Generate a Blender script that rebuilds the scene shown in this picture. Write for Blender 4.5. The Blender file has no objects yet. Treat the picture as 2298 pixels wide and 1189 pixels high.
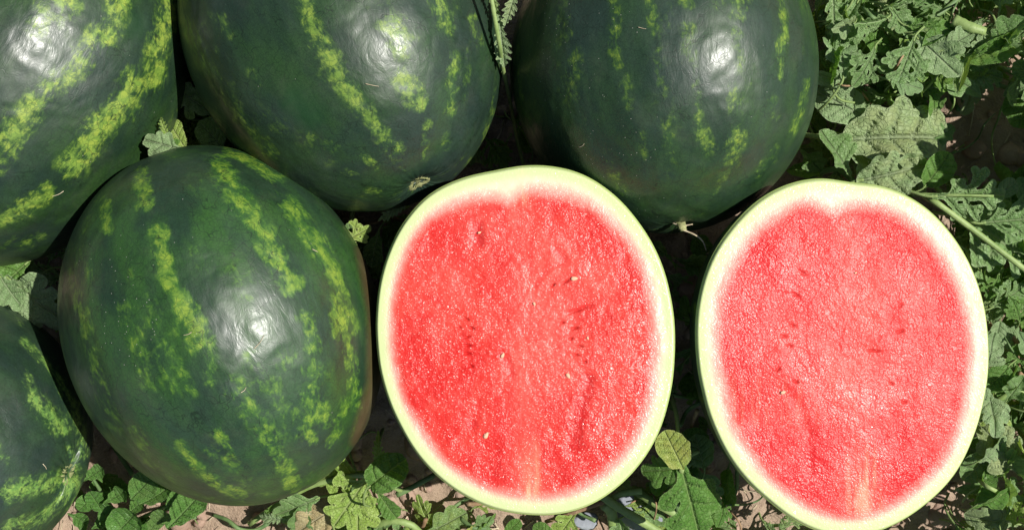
import bpy, math, random
import numpy as np
from mathutils import Vector, Matrix, Euler
from mathutils.bvhtree import BVHTree

random.seed(7)
rng = np.random.default_rng(7)
SC = bpy.context.scene
COL = SC.collection

# ------------------------------------------------------------------ camera, sky, sun
H = 1.02            # camera height above the field (m)
F = 2600.0          # focal length in photo pixels (photo is 2298 x 1189)
cam_d = bpy.data.cameras.new('camera')
cam_d.sensor_width = 36.0
cam_d.lens = 36.0 * F / 2298.0
cam_d.clip_start = 0.02
cam_d.clip_end = 200.0
cam = bpy.data.objects.new('camera', cam_d)
COL.objects.link(cam)
cam.location = (0, 0, H)
cam.rotation_euler = (0, 0, 0)
SC.camera = cam

SUN = Vector((0.555, 0.06, 0.83)).normalized()
elev = math.asin(SUN.z)
azim = math.atan2(SUN.x, SUN.y)
w = bpy.data.worlds.new('World')
SC.world = w
w.use_nodes = True
nt = w.node_tree
nt.nodes.clear()
sky = nt.nodes.new('ShaderNodeTexSky')
sky.sky_type = 'NISHITA'
sky.sun_disc = False
sky.sun_elevation = elev
sky.sun_rotation = azim
bg = nt.nodes.new('ShaderNodeBackground')
bg.inputs['Strength'].default_value = 0.052
wo = nt.nodes.new('ShaderNodeOutputWorld')
nt.links.new(sky.outputs[0], bg.inputs[0])
nt.links.new(bg.outputs[0], wo.inputs[0])
sd = bpy.data.lights.new('sun', 'SUN')
sd.energy = 4.9
sd.angle = math.radians(0.55)
sd.color = (1.0, 0.965, 0.91)
so = bpy.data.objects.new('sun', sd)
COL.objects.link(so)
so.location = SUN * 3
so.rotation_euler = SUN.to_track_quat('Z', 'Y').to_euler()
SC.view_settings.view_transform = 'Standard'
SC.view_settings.look = 'None'
SC.view_settings.gamma = 1.0
SC.view_settings.use_curve_mapping = False
SC.view_settings.exposure = 0.30

# ------------------------------------------------------------------ helpers
def W(px, py, z):
    k = (H - z) / F
    return Vector(((px - 1149.0) * k, (594.5 - py) * k, z))

def to_px(P):
    """world points (n,3) -> photo pixels"""
    k = F / (H - P[:, 2])
    return np.stack([P[:, 0] * k + 1149.0, 594.5 - P[:, 1] * k], 1)

def tag(o, label=None, cat=None, group=None, kind=None):
    if label: o['label'] = label
    if cat: o['category'] = cat
    if group: o['group'] = group
    if kind: o['kind'] = kind
    return o

def empty(name, loc, rot=(0, 0, 0)):
    o = bpy.data.objects.new(name, None)
    o.empty_display_size = 0.03
    COL.objects.link(o)
    o.location = loc
    o.rotation_euler = rot
    return o

def mesh(name, V, Fc, mat=None, smooth=True, attrs=None):
    me = bpy.data.meshes.new(name)
    me.from_pydata([tuple(v) for v in V] if not isinstance(V, np.ndarray) else V.tolist(), [], Fc)
    if smooth:
        me.polygons.foreach_set('use_smooth', [True] * len(me.polygons))
    if attrs:
        for k, a in attrs.items():
            at = me.attributes.new(k, 'FLOAT', 'POINT')
            at.data.foreach_set('value', np.asarray(a, dtype=np.float32))
    if mat: me.materials.append(mat)
    me.update()
    return me

def obj(name, me, parent=None, loc=(0, 0, 0), rot=None):
    o = bpy.data.objects.new(name, me)
    COL.objects.link(o)
    o.location = loc
    if rot is not None: o.rotation_euler = rot
    if parent: o.parent = parent
    return o

def vhash(ix, iy, seed):
    n = (ix.astype(np.int64) * 374761393 + iy.astype(np.int64) * 668265263 + seed * 1274126177) & 0xffffffff
    n = ((n ^ (n >> 13)) * 1274126177) & 0xffffffff
    n = n ^ (n >> 16)
    return (n & 0xffffff) / float(0xffffff)

def vnoise(x, y, seed=0):
    ix = np.floor(x).astype(np.int64); iy = np.floor(y).astype(np.int64)
    fx = x - ix; fy = y - iy
    fx = fx * fx * (3 - 2 * fx); fy = fy * fy * (3 - 2 * fy)
    a = vhash(ix, iy, seed); b = vhash(ix + 1, iy, seed)
    c = vhash(ix, iy + 1, seed); d = vhash(ix + 1, iy + 1, seed)
    return (a * (1 - fx) + b * fx) * (1 - fy) + (c * (1 - fx) + d * fx) * fy

def fbm(x, y, seed=0, oct=4):
    s = 0; a = 0.5; t = 0
    for i in range(oct):
        s = s + a * vnoise(x * 2 ** i, y * 2 ** i, seed + i * 17); t += a; a *= 0.5
    return s / t

def sstep(a, b, x):
    t = np.clip((x - a) / (b - a), 0, 1)
    return t * t * (3 - 2 * t)

def seg_dist(P, a, b):
    a = np.array(a, float); b = np.array(b, float)
    ab = b - a
    L = max(ab @ ab, 1e-12)
    t = np.clip(((P - a) @ ab) / L, 0, 1)
    return np.linalg.norm(P - (a + t[:, None] * ab), axis=1), t

# ------------------------------------------------------------------ node helpers
class G:
    """small wrapper for building node trees"""
    def __init__(s, name):
        s.m = bpy.data.materials.new(name)
        s.m.use_nodes = True
        s.t = s.m.node_tree
        s.t.nodes.clear()
        s.out = s.t.nodes.new('ShaderNodeOutputMaterial')
    def n(s, typ, **kw):
        nd = s.t.nodes.new(typ)
        for k, v in kw.items():
            setattr(nd, k, v)
        return nd
    def l(s, a, b): s.t.links.new(a, b)
    def put(s, sock, v):
        if hasattr(v, 'links') or isinstance(v, bpy.types.NodeSocket): s.l(v, sock)
        else:
            if sock.type == 'RGBA' and len(v) == 3: v = (*v, 1)
            sock.default_value = v
    def attr(s, name):
        a = s.n('ShaderNodeAttribute'); a.attribute_name = name; return a.outputs['Fac']
    def math(s, op, a, b=0.0, c=None, clamp=False):
        m = s.n('ShaderNodeMath', operation=op); m.use_clamp = clamp
        s.put(m.inputs[0], a); s.put(m.inputs[1], b)
        if c is not None: s.put(m.inputs[2], c)
        return m.outputs[0]
    def mix(s, f, a, b, bt='MIX'):
        m = s.n('ShaderNodeMix', data_type='RGBA', blend_type=bt)
        s.put(m.inputs[0], f); s.put(m.inputs[6], a); s.put(m.inputs[7], b)
        return m.outputs[2]
    def ss(s, v, a, b, lo=0.0, hi=1.0):
        m = s.n('ShaderNodeMapRange', interpolation_type='SMOOTHSTEP')
        s.put(m.inputs[0], v); m.inputs[1].default_value = a; m.inputs[2].default_value = b
        m.inputs[3].default_value = lo; m.inputs[4].default_value = hi
        return m.outputs[0]
    def coords(s, scale=(1, 1, 1), src='Object'):
        tc = s.n('ShaderNodeTexCoord')
        mp = s.n('ShaderNodeMapping')
        mp.inputs['Scale'].default_value = scale
        s.l(tc.outputs[src], mp.inputs[0])
        return mp.outputs[0]
    def noise(s, vec, scale, detail=3, rough=0.55, dist=0.0, color=False):
        t = s.n('ShaderNodeTexNoise')
        s.l(vec, t.inputs['Vector'])
        t.inputs['Scale'].default_value = scale; t.inputs['Detail'].default_value = detail
        t.inputs['Roughness'].default_value = rough; t.inputs['Distortion'].default_value = dist
        return t.outputs['Color' if color else 'Fac']
    def vor(s, vec, scale, feature='F1', out='Distance', rnd=1.0):
        t = s.n('ShaderNodeTexVoronoi', feature=feature)
        s.l(vec, t.inputs['Vector']); t.inputs['Scale'].default_value = scale
        t.inputs['Randomness'].default_value = rnd
        return t.outputs[out]
    def warp(s, vec, scale, amt):
        c = s.noise(vec, scale, 2, color=True)
        a = s.n('ShaderNodeVectorMath', operation='SUBTRACT'); s.l(c, a.inputs[0]); a.inputs[1].default_value = (.5, .5, .5)
        b = s.n('ShaderNodeVectorMath', operation='SCALE'); s.l(a.outputs[0], b.inputs[0]); b.inputs['Scale'].default_value = amt
        d = s.n('ShaderNodeVectorMath', operation='ADD'); s.l(vec, d.inputs[0]); s.l(b.outputs[0], d.inputs[1])
        return d.outputs[0]
    def bump(s, h, dist, strength=1.0, prev=None):
        b = s.n('ShaderNodeBump')
        b.inputs['Strength'].default_value = strength
        b.inputs['Distance'].default_value = dist
        s.l(h, b.inputs['Height'])
        if prev is not None: s.l(prev, b.inputs['Normal'])
        return b.outputs[0]
    def bsdf(s, color, rough, normal=None, spec=0.5, coat=0.0, coat_rough=0.1, coat_normal=None, sss=0.0, sss_r=None):
        p = s.n('ShaderNodeBsdfPrincipled')
        s.put(p.inputs['Base Color'], color); s.put(p.inputs['Roughness'], rough)
        s.put(p.inputs['Specular IOR Level'], spec)
        if normal is not None: s.l(normal, p.inputs['Normal'])
        if coat is not None: s.put(p.inputs['Coat Weight'], coat); s.put(p.inputs['Coat Roughness'], coat_rough)
        if coat_normal is not None: s.l(coat_normal, p.inputs['Coat Normal'])
        if sss:
            p.inputs['Subsurface Weight'].default_value = sss
            p.inputs['Subsurface Radius'].default_value = sss_r or (0.004, 0.001, 0.001)
            p.inputs['Subsurface Scale'].default_value = 1.0
        return p.outputs[0]
    def done(s, shader):
        s.l(shader, s.out.inputs['Surface']); return s.m

# ------------------------------------------------------------------ materials
def mat_rind(name, dark, mid, light, offs, rough=0.36, blue=0.0):
    g = G(name)
    tc = g.n('ShaderNodeTexCoord')
    mp = g.n('ShaderNodeMapping'); mp.inputs['Location'].default_value = (offs, offs * 1.7, offs * .6)
    g.l(tc.outputs['Object'], mp.inputs[0])
    v = mp.outputs[0]
    mp2 = g.n('ShaderNodeMapping'); mp2.inputs['Scale'].default_value = (1, 1, 0.38); g.l(v, mp2.inputs[0])
    vs = mp2.outputs[0]                                     # stretched along the fruit
    st = g.attr('stripe')
    n1 = g.noise(g.warp(v, 60, .012), 95, 5, .66)
    n2 = g.noise(vs, 32, 4, .6)
    n3 = g.noise(g.warp(vs, 120, .008), 330, 3, .6)
    # ragged stripe mask
    a = g.math('ADD', st, g.math('MULTIPLY', g.math('SUBTRACT', n1, .5), 3.0))
    a = g.math('ADD', a, g.math('MULTIPLY', g.math('SUBTRACT', n3, .5), 1.9))
    edge = g.ss(st, .02, .3)
    halo = g.math('MULTIPLY', g.ss(a, .05, .80), edge)
    core = g.math('MULTIPLY', g.ss(a, .50, 1.30), edge)
    # base skin: dark with cloudy mid green
    base = g.mix(g.ss(n2, .36, .66), dark, mid)
    cloud = g.noise(v, 9, 3, .6)
    base = g.mix(g.math('MULTIPLY', g.ss(cloud, .45, .7), .35), base, (dark[0] * 1.5 + .004, dark[1] * 1.1, dark[2] * 1.9 + .008))
    fine = g.noise(v, 900, 2, .6)
    base = g.mix(g.ss(fine, .3, .75), g.mix(1.0, base, (.72, .72, .72), 'MULTIPLY'), base)
    # crackle net seen in mid tones
    cr = g.vor(g.warp(v, 90, .01), 175, 'DISTANCE_TO_EDGE')
    crk = g.ss(cr, 0.0, .07)
    stripe_mid = (mid[0] * 2.2, mid[1] * 1.7, mid[2] * 1.1)
    base = g.mix(g.math('MULTIPLY', g.math('SUBTRACT', 1.0, crk), .35), base, (.006, .017, .006))
    col = g.mix(g.math('MULTIPLY', halo, .8), base, g.mix(g.ss(n1, .40, .60), (mid[0] * 1.1, mid[1] * 1.15, mid[2]), stripe_mid))
    cellc = g.vor(g.warp(v, 150, .006), 230, 'F1', 'Color')
    sep = g.n('ShaderNodeSeparateColor'); g.l(cellc, sep.inputs[0])
    lightv = g.mix(g.ss(sep.outputs[0], .1, .9), (light[0] * .62, light[1] * .78, light[2] * .8), light)
    lightv = g.mix(crk, (light[0] * .42, light[1] * .55, light[2] * .6), lightv)
    col = g.mix(core, col, lightv)
    # thin dark hair cracks over the whole skin
    hc = g.vor(g.warp(v, 60, .034), 46, 'DISTANCE_TO_EDGE')
    hm = g.math('MULTIPLY', g.ss(hc, 0.022, 0.0), g.ss(g.noise(v, 26, 2), .44, .56))
    col = g.mix(g.math('MULTIPLY', hm, .7), col, (.005, .014, .005))
    # field spot and pole tint
    sp = g.attr('spot')
    col = g.mix(sp, col, g.mix(g.ss(g.noise(vs, 40, 3), .35, .65), (.12, .050, .026), (.17, .10, .045)))
    dk = g.attr('darkspot')
    col = g.mix(g.math('MULTIPLY', dk, .8), col, (.010, .045, .012))
    # dust specks
    du = g.attr('dust')
    d1 = g.vor(v, 420, 'F1')
    d1c = g.vor(v, 420, 'F1', 'Color')
    sep2 = g.n('ShaderNodeSeparateColor'); g.l(d1c, sep2.inputs[0])
    rare = g.ss(g.math('ADD', sep2.outputs[1], g.math('MULTIPLY', du, g.noise(v, 60, 2))), .985, 1.0)
    dm = g.math('MULTIPLY', g.ss(d1, .17, .05), rare)
    col = g.mix(g.math('MULTIPLY', dm, .8), col, (.48, .46, .40))
    # waxy bloom
    bl = g.ss(g.noise(vs, 22, 4, .65), .35, .75)
    col = g.mix(g.math('MULTIPLY', bl, .03), col, (.26, .32, .34))
    r = g.math('ADD', rough + .07, g.math('MULTIPLY', g.noise(vs, 60, 4), .16))
    r = g.math('ADD', r, g.math('MULTIPLY', core, .08))
    h = g.math('ADD', g.math('MULTIPLY', g.noise(g.warp(vs, 50, .02), 85, 4, .6), 1.0), g.math('MULTIPLY', crk, .012))
    h = g.math('ADD', h, g.math('MULTIPLY', g.noise(v, 700, 2), .05))
    h = g.math('ADD', h, g.math('MULTIPLY', g.ss(g.noise(g.warp(v, 20, .02), 26, 2), .35, .65), 1.6))
    h = g.math('SUBTRACT', h, g.math('MULTIPLY', hm, .05))
    nrm = g.bump(h, .0021, .27)
    # thin film of field dust on the upper side, wiped in places
    film = g.math('MULTIPLY', g.ss(g.noise(g.warp(v, 12, .05), 24, 5, .7), .48, .75), .035)
    col = g.mix(film, col, (.36, .31, .25))
    return g.done(g.bsdf(col, r, nrm, spec=.42, coat=.18, coat_rough=.24, coat_normal=nrm))

def mat_flesh(name, bright=0.0, rim_c=(.61, .60, .42), red_a=(.58, .022, .018), red_b=(.70, .058, .042), wetk=0.0, gloss=.75):
    g = G(name)
    v = g.coords()
    glint = g.attr('glint')
    ripe = g.attr('ripe')      # <0 red, 0..1 white, up to green at the edge
    s = g.attr('rad')
    pale = g.attr('pale')
    deep = g.attr('deep')
    nz = g.noise(v, 55, 4, .6)
    nf = g.noise(v, 260, 3, .6)
    rp = g.math('ADD', ripe, g.math('MULTIPLY', g.math('SUBTRACT', nf, .5), .40))
    rp = g.math('ADD', rp, g.math('MULTIPLY', g.math('SUBTRACT', nz, .5), .35))
    big = g.noise(v, 19, 5, .7)
    red = g.mix(g.ss(big, .40, .60), red_a, red_b)
    red = g.mix(g.math('MULTIPLY', pale, .8), red, (.80, .150, .115))
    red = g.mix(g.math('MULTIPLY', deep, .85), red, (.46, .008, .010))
    wv = g.warp(v, 130, .006)
    vd = g.vor(wv, 600, 'F1'); vc = g.vor(wv, 600, 'F1', 'Color')
    sep = g.n('ShaderNodeSeparateColor'); g.l(vc, sep.inputs[0])
    dens = g.math('ADD', g.math('MULTIPLY', g.noise(v, 34, 4, .65), 1.1), g.math('MULTIPLY', glint, .28))  # pale cells, plus painted glints: specks thicken where the flesh glistens
    thr = g.math('SUBTRACT', 1.18, dens)
    cellm = g.math('MULTIPLY', g.ss(vd, .36, .12), g.ss(g.math('SUBTRACT', sep.outputs[0], thr), -.18, .22))
    cellm = g.math('MULTIPLY', g.math('MULTIPLY', cellm, g.math('SUBTRACT', 1.0, g.math('MULTIPLY', pale, .55))), g.math('SUBTRACT', 1.0, deep, clamp=True))
    red = g.mix(g.math('MULTIPLY', cellm, .80 + bright), red, (.92, .44, .38))
    gap = g.math('MULTIPLY', g.ss(vd, .45, .75), .3)
    red = g.mix(gap, red, (.62, .020, .016))
    ramp = g.mix(g.ss(rp, -.7, .35), red, (.78, .34, .27))
    ramp = g.mix(g.ss(rp, .0, .9), ramp, rim_c)
    grn = g.mix(g.ss(s, .86, .985), rim_c, (.52, .60, .28))
    ramp = g.mix(g.ss(s, .89, .95), ramp, grn)
    ramp = g.mix(g.ss(s, .985, .999), ramp, (.40, .52, .16))
    cr = g.attr('core')
    ramp = g.mix(cr, ramp, (.86, .62, .36))
    rs = g.math('MULTIPLY', g.math('MULTIPLY', g.ss(vd, .3, .1), g.ss(sep.outputs[1], .72, .9)), g.ss(rp, -.2, .5))
    ramp = g.mix(g.math('MULTIPLY', rs, .5), ramp, (.86, .84, .68))
    # wet granular surface
    h = g.math('SUBTRACT', 1.0, g.math('MULTIPLY', vd, 1.0))
    v2 = g.vor(g.warp(v, 300, .003), 1000, 'F1')
    h = g.math('SUBTRACT', h, g.math('MULTIPLY', v2, .35))
    amp = g.ss(rp, .9, -.2, .22, 1.0)
    smooth_core = g.math('SUBTRACT', 1.0, g.math('MULTIPLY', pale, .75))
    h = g.math('MULTIPLY', g.math('MULTIPLY', h, amp), smooth_core)
    nrm = g.bump(h, .0011, .30)
    cn = g.bump(h, .0011, .95)
    rr = g.ss(nz, .35, .7, .30, .45)
    drop = g.math('MULTIPLY', g.ss(sep.outputs[2], .30, .85), g.ss(g.math('ADD', glint, g.math('MULTIPLY', nz, .6)), .12, .75))
    return g.done(g.bsdf(ramp, rr, nrm, spec=g.math('ADD', .25 + wetk, g.math('MULTIPLY', glint, .2)), coat=g.math('MULTIPLY', g.math('MULTIPLY', drop, gloss), g.math('SUBTRACT', 1.0, g.math('MULTIPLY', pale, .8))), coat_rough=.12, coat_normal=cn))

def mat_simple(name, c1, c2, scale=60, rough=.6, bump=.001, spec=.35, stretch=(1, 1, 1), detail=4):
    g = G(name)
    v = g.coords(stretch)
    n = g.noise(v, scale, detail, .62)
    n2 = g.noise(v, scale * 6, 2, .6)
    col = g.mix(g.ss(n, .3, .7), c1, c2)
    col = g.mix(g.math('MULTIPLY', g.ss(n2, .5, .8), .25), col, (c1[0] * .5, c1[1] * .5, c1[2] * .5))
    nrm = g.bump(g.math('ADD', n, g.math('MULTIPLY', n2, .4)), bump, .7)
    return g.done(g.bsdf(col, rough, nrm, spec=spec))

def mat_leaf(name, c1, c2, vein, yellow, rough=.5, trans=.34, spot=.35, quilt=1.0):
    g = G(name)
    v = g.coords()
    oi = g.n('ShaderNodeObjectInfo')
    rnd = oi.outputs['Random']
    nz = g.noise(v, 7, 4, .6)
    col = g.mix(g.ss(nz, .3, .7), c1, c2)
    f = g.math('ADD', rnd, g.math('MULTIPLY', g.math('SUBTRACT', g.noise(v, 3, 2), .5), .6))
    col = g.mix(g.ss(f, .78, 1.05, 0, .75), col, yellow)
    col = g.mix(g.ss(rnd, .0, .4, .45, 0), col, (c1[0] * .62, c1[1] * .8, c1[2] * .62))
    ve = g.attr('vein'); se = g.attr('vein2')
    col = g.mix(g.math('MULTIPLY', ve, .75), col, vein)
    col = g.mix(g.math('MULTIPLY', se, .38), col, vein)
    # leaf margin slightly pale, brown nibbles
    ed = g.attr('rim')
    col = g.mix(g.math('MULTIPLY', ed, .35), col, vein)
    sm = g.math('MULTIPLY', g.ss(g.noise(v, 16, 4, .7), .70, .78), spot)
    col = g.mix(sm, col, (.20, .15, .07))
    net = g.vor(g.warp(v, 9, .08), 21, 'DISTANCE_TO_EDGE')
    netm = g.ss(net, .0, .10)
    col = g.mix(g.math('MULTIPLY', g.math('SUBTRACT', 1.0, netm), .10), col, vein)
    geo = g.n('ShaderNodeNewGeometry')
    back = (c2[0] * 1.25 + .03, c2[1] * 1.15 + .03, c2[2] * 1.3 + .03)
    col = g.mix(g.math('MULTIPLY', geo.outputs['Backfacing'], .6), col, back)
    h = g.math('ADD', g.math('MULTIPLY', netm, .12 * quilt), g.math('MULTIPLY', g.noise(v, 22, 2), .05))
    h = g.math('SUBTRACT', h, g.math('MULTIPLY', ve, .5))
    nrm = g.bump(h, .020, .6)
    p = g.bsdf(col, rough, nrm, spec=.28)
    t = g.n('ShaderNodeBsdfTranslucent')
    tcol = g.mix(1.0, col, (1.25, 1.35, .55), 'MULTIPLY')
    g.l(tcol, t.inputs[0]); g.l(nrm, t.inputs['Normal'])
    mx = g.n('ShaderNodeMixShader'); mx.inputs[0].default_value = trans
    g.l(p, mx.inputs[1]); g.l(t.outputs[0], mx.inputs[2])
    return g.done(mx.outputs[0])

def mat_soil():
    g = G('dry_soil')
    v = g.coords()
    n = g.noise(v, 14, 5, .65); n2 = g.noise(v, 90, 5, .7); n3 = g.noise(v, 520, 3, .6)
    col = g.mix(g.ss(n, .3, .7), (.31, .225, .160), (.41, .305, .225))
    col = g.mix(g.ss(n2, .52, .75), col, (.20, .135, .095))
    col = g.mix(g.math('MULTIPLY', g.ss(n3, .55, .75), .5), col, (.50, .38, .29))
    h = g.math('ADD', n2, g.math('MULTIPLY', n3, .3))
    nrm = g.bump(h, .006, .8)
    return g.done(g.bsdf(col, .92, nrm, spec=.15))

M_RIND_A = mat_rind('rind_green', (.0135, .041, .0165), (.028, .088, .014), (.180, .270, .026), 0.0, .30)
M_RIND_E = mat_rind('rind_bright_striped', (.0125, .034, .0165), (.024, .066, .013), (.235, .315, .040), 6.0, .31)
M_RIND_B = mat_rind('rind_blue_green', (.0140, .036, .0185), (.023, .062, .016), (.185, .265, .034), 3.1, .32)
M_RIND_C = mat_rind('rind_pale_striped', (.0125, .033, .0190), (.020, .056, .018), (.190, .31, .055), 5.3, .36)
M_RIND_D = mat_rind('rind_dark', (.0140, .040, .0170), (.024, .066, .014), (.180, .255, .026), 8.9, .30)
M_FLESH_A = mat_flesh('wet_flesh_red')
M_FLESH_B = mat_flesh('wet_flesh_pink', -.16, (.62, .61, .43), (.58, .015, .018), (.73, .060, .054), -.08, .40)
M_SOIL = mat_soil()
M_CLOD = mat_simple('soil_clod', (.30, .20, .15), (.42, .30, .23), 45, .95, .004, .1)
M_SEED = mat_simple('seed_coat', (.70, .36, .22), (.80, .50, .32), 300, .35, .0003)
M_SCAR = mat_simple('corky_scar', (.20, .23, .09), (.36, .36, .17), 220, .8, .0012, .2)
M_SCARD = mat_simple('dry_scar_centre', (.05, .045, .02), (.12, .10, .05), 300, .9, .0012, .2)
M_STEM = mat_simple('hairy_green_stem', (.18, .27, .075), (.28, .37, .13), 70, .55, .0008, .4)
M_STEMD = mat_simple('dark_green_stem', (.08, .15, .05), (.15, .23, .08), 70, .6, .0008, .4)
M_DRY = mat_simple('dry_stem', (.22, .13, .07), (.38, .26, .15), 90, .85, .001, .2)
M_STRAW = mat_simple('straw', (.42, .34, .22), (.62, .54, .38), 90, .8, .0005, .2)
M_STONE = mat_simple('grey_stone', (.20, .215, .25), (.31, .33, .37), 40, .75, .0015, .3)
M_LEAF = mat_leaf('leaf_grey_green', (.155, .280, .080), (.235, .375, .140), (.40, .50, .27), (.26, .34, .08))
M_LEAFG = mat_leaf('leaf_fresh_green', (.105, .235, .040), (.165, .315, .070), (.29, .42, .15), (.24, .33, .05), .42, .36)
M_LEAFY = mat_leaf('leaf_yellow_green', (.270, .400, .070), (.340, .470, .110), (.50, .58, .24), (.36, .36, .08), .5, .3, .25)
M_LEAFP = mat_leaf('leaf_pale_dusty', (.200, .310, .125), (.275, .385, .180), (.38, .46, .27), (.30, .34, .14), .6, .22, .12)
M_WEED = mat_leaf('weed_leaf_green', (.080, .195, .036), (.135, .275, .060), (.18, .29, .10), (.12, .20, .05), .36, .22, .1)
M_LEAFD = mat_leaf('leaf_dried', (.42, .38, .19), (.54, .48, .27), (.56, .50, .32), (.38, .28, .13), .75, .25, .5)

# ------------------------------------------------------------------ watermelon
def stripe_field(P2, lines):
    f = np.zeros(len(P2))
    for pts, wd, s in lines:
        pts = [np.array(p, float) for p in pts]
        if len(pts) == 1: pts = [pts[0], pts[0] + .01]
        for a, b in zip(pts[:-1], pts[1:]):
            d, t = seg_dist(P2, a, b)
            f = np.maximum(f, s * (1 - sstep(.1, 1.9, d / wd)))
    return f

SOLIDS = []     # (centre, 3x3 inverse-shape) for keeping leaves out
BVHS = []

def make_melon(label, cx, cy, zc, a_px, b_px, az, pitch, mat, lines, seed, egg=0.0, ridge=0.02,
               spot=None, dark=None, dust=None, sq=1.0, ends=(True, False), phase=0.0, groove=.10):
    """az: image angle of the blossom end (deg, 0 = right, 90 = up)"""
    k = (H - zc) / F
    a = a_px * k; b = b_px * k
    c = W(cx, cy, zc)
    d = Vector((math.cos(math.radians(az)) * math.cos(math.radians(pitch)),
                math.sin(math.radians(az)) * math.cos(math.radians(pitch)), math.sin(math.radians(pitch))))
    rot = d.to_track_quat('Z', 'Y')
    nT, nP = 210, 330
    t = np.linspace(0, math.pi, nT)
    # concentrate rings towards the poles a little
    ph = np.linspace(0, 2 * math.pi, nP, endpoint=False)
    T, PH = np.meshgrid(t, ph, indexing='ij')
    rg = np.random.default_rng(seed)
    rr = np.sin(T) ** sq * (1 + egg * np.cos(T))
    # broad ribs, lumps, furrows running into both ends
    lump = sum(rg.uniform(-1, 1) * np.cos(m * PH + rg.uniform(0, 6.3) + n * T) for m in (2, 3, 5) for n in (0, 1)) * .0018
    ribs = np.cos(10 * PH + rg.uniform(0, 6.3)) * .004 * np.sin(T)
    rid = np.zeros_like(PH)
    for m in (11, 17, 23, 31):
        rid += rg.uniform(.5, 1) * np.cos(m * PH + rg.uniform(0, 6.3))
    near = np.exp(-(T / .33) ** 2) + np.exp(-((math.pi - T) / .33) ** 2)
    rr = rr * (1 + lump + ribs + ridge * rid * near * .5)
    zz = np.cos(T)
    dim = np.exp(-(T / .12) ** 2) + np.exp(-((math.pi - T) / .12) ** 2)
    zz = zz * (1 - .045 * dim - .25 * ridge * rid * near * .2)
    X = b * rr * np.cos(PH); Y = b * rr * np.sin(PH); Z = a * zz
    V = np.stack([X, Y, Z], -1).reshape(-1, 3)
    Fc = []
    for i in range(nT - 1):
        r0 = i * nP; r1 = r0 + nP
        for j in range(nP):
            j2 = (j + 1) % nP
            Fc.append((r0 + j, r1 + j, r1 + j2, r0 + j2))
    R = np.array(rot.to_matrix())
    Wd = V @ R.T + np.array(c)
    px = to_px(Wd)
    # normals (approx ellipsoid)
    Nl = V / np.array([b * b, b * b, a * a]); Nl /= np.linalg.norm(Nl, axis=1, keepdims=True) + 1e-9
    Nw = Nl @ R.T
    view = np.array([0, 0, H]) - Wd; view /= np.linalg.norm(view, axis=1, keepdims=True)
    face = (Nw * view).sum(1)
    vis = sstep(-.05, .08, face)
    n_str = 11
    pf = PH.ravel(); tf = T.ravel()
    wob = .25 * np.sin(tf * 3 + 1) + .1 * np.sin(tf * 9)
    gen = np.clip(np.cos(n_str * pf + wob * 3 + phase) * 1.6 - .9, 0, 1) * np.sin(tf) ** .3
    gen = gen * (.35 + .65 * sstep(.35, .6, fbm(pf * 6, tf * 5, seed)))
    st = vis * stripe_field(px, lines) + (1 - vis) * gen
    # faint continuing stripes between the painted ones
    st = np.maximum(st, .26 * np.clip(np.cos(n_str * pf + wob * 2 + phase), 0, 1) * sstep(.4, .65, fbm(pf * 5, tf * 4, seed + 5)))
    sp = np.zeros(len(px)); dk = np.zeros(len(px)); du = np.zeros(len(px))
    under = sstep(.72, 1.0, -Nw[:, 2] * 1.0)
    sp = np.maximum(sp, under * .8)
    if spot:
        for pts, wd, s in spot: sp = np.maximum(sp, stripe_field(px, [(pts, wd, s)]) * vis)
    if dark:
        dk = stripe_field(px, dark) * vis
    if dust:
        du = stripe_field(px, dust) * vis
    root = empty('watermelon', (c.x, c.y, 0))
    tag(root, label, 'watermelon', 'whole watermelons lying on the field')
    me = mesh('rind', V, Fc, mat, True, dict(stripe=st, spot=sp, darkspot=dk, dust=du))
    o = obj('rind', me, root, (0, 0, zc), rot.to_euler())
    Minv = np.diag([1 / b, 1 / b, 1 / a]) @ R.T
    SOLIDS.append((np.array(c), Minv))
    BVHS.append((label[:30], BVHTree.FromPolygons([tuple(p) for p in Wd[:, :]], Fc[::1])))
    # corky blossom scar
    def scar(sign, r, nm):
        n = 26; vs = []; fs = []
        rg2 = random.Random(seed + sign)
        for ri, (q, hgt) in enumerate([(0, .15), (.35, .05), (.62, .45), (.85, .75), (1.0, .25), (1.12, -.6)]):
            for j in range(n):
                an = 2 * math.pi * j / n
                rr_ = r * q * (1 + .18 * math.sin(3 * an + seed) + .08 * rg2.uniform(-1, 1))
                vs.append((rr_ * math.cos(an), rr_ * math.sin(an), sign * (a * .955 + r * .28 * hgt * (1 + .5 * rg2.uniform(-1, 1)))))
            if ri:
                for j in range(n):
                    fs.append(((ri - 1) * n + j, (ri - 1) * n + (j + 1) % n, ri * n + (j + 1) % n, ri * n + j))
        m = mesh(nm, vs, fs, M_SCAR)
        return obj(nm, m, root, (0, 0, zc), rot.to_euler())
    if ends[0]: scar(1, .0092, 'blossom_scar')
    if ends[1]: scar(-1, .0075, 'stem_scar')
    return root, c, rot, a, b

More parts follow.
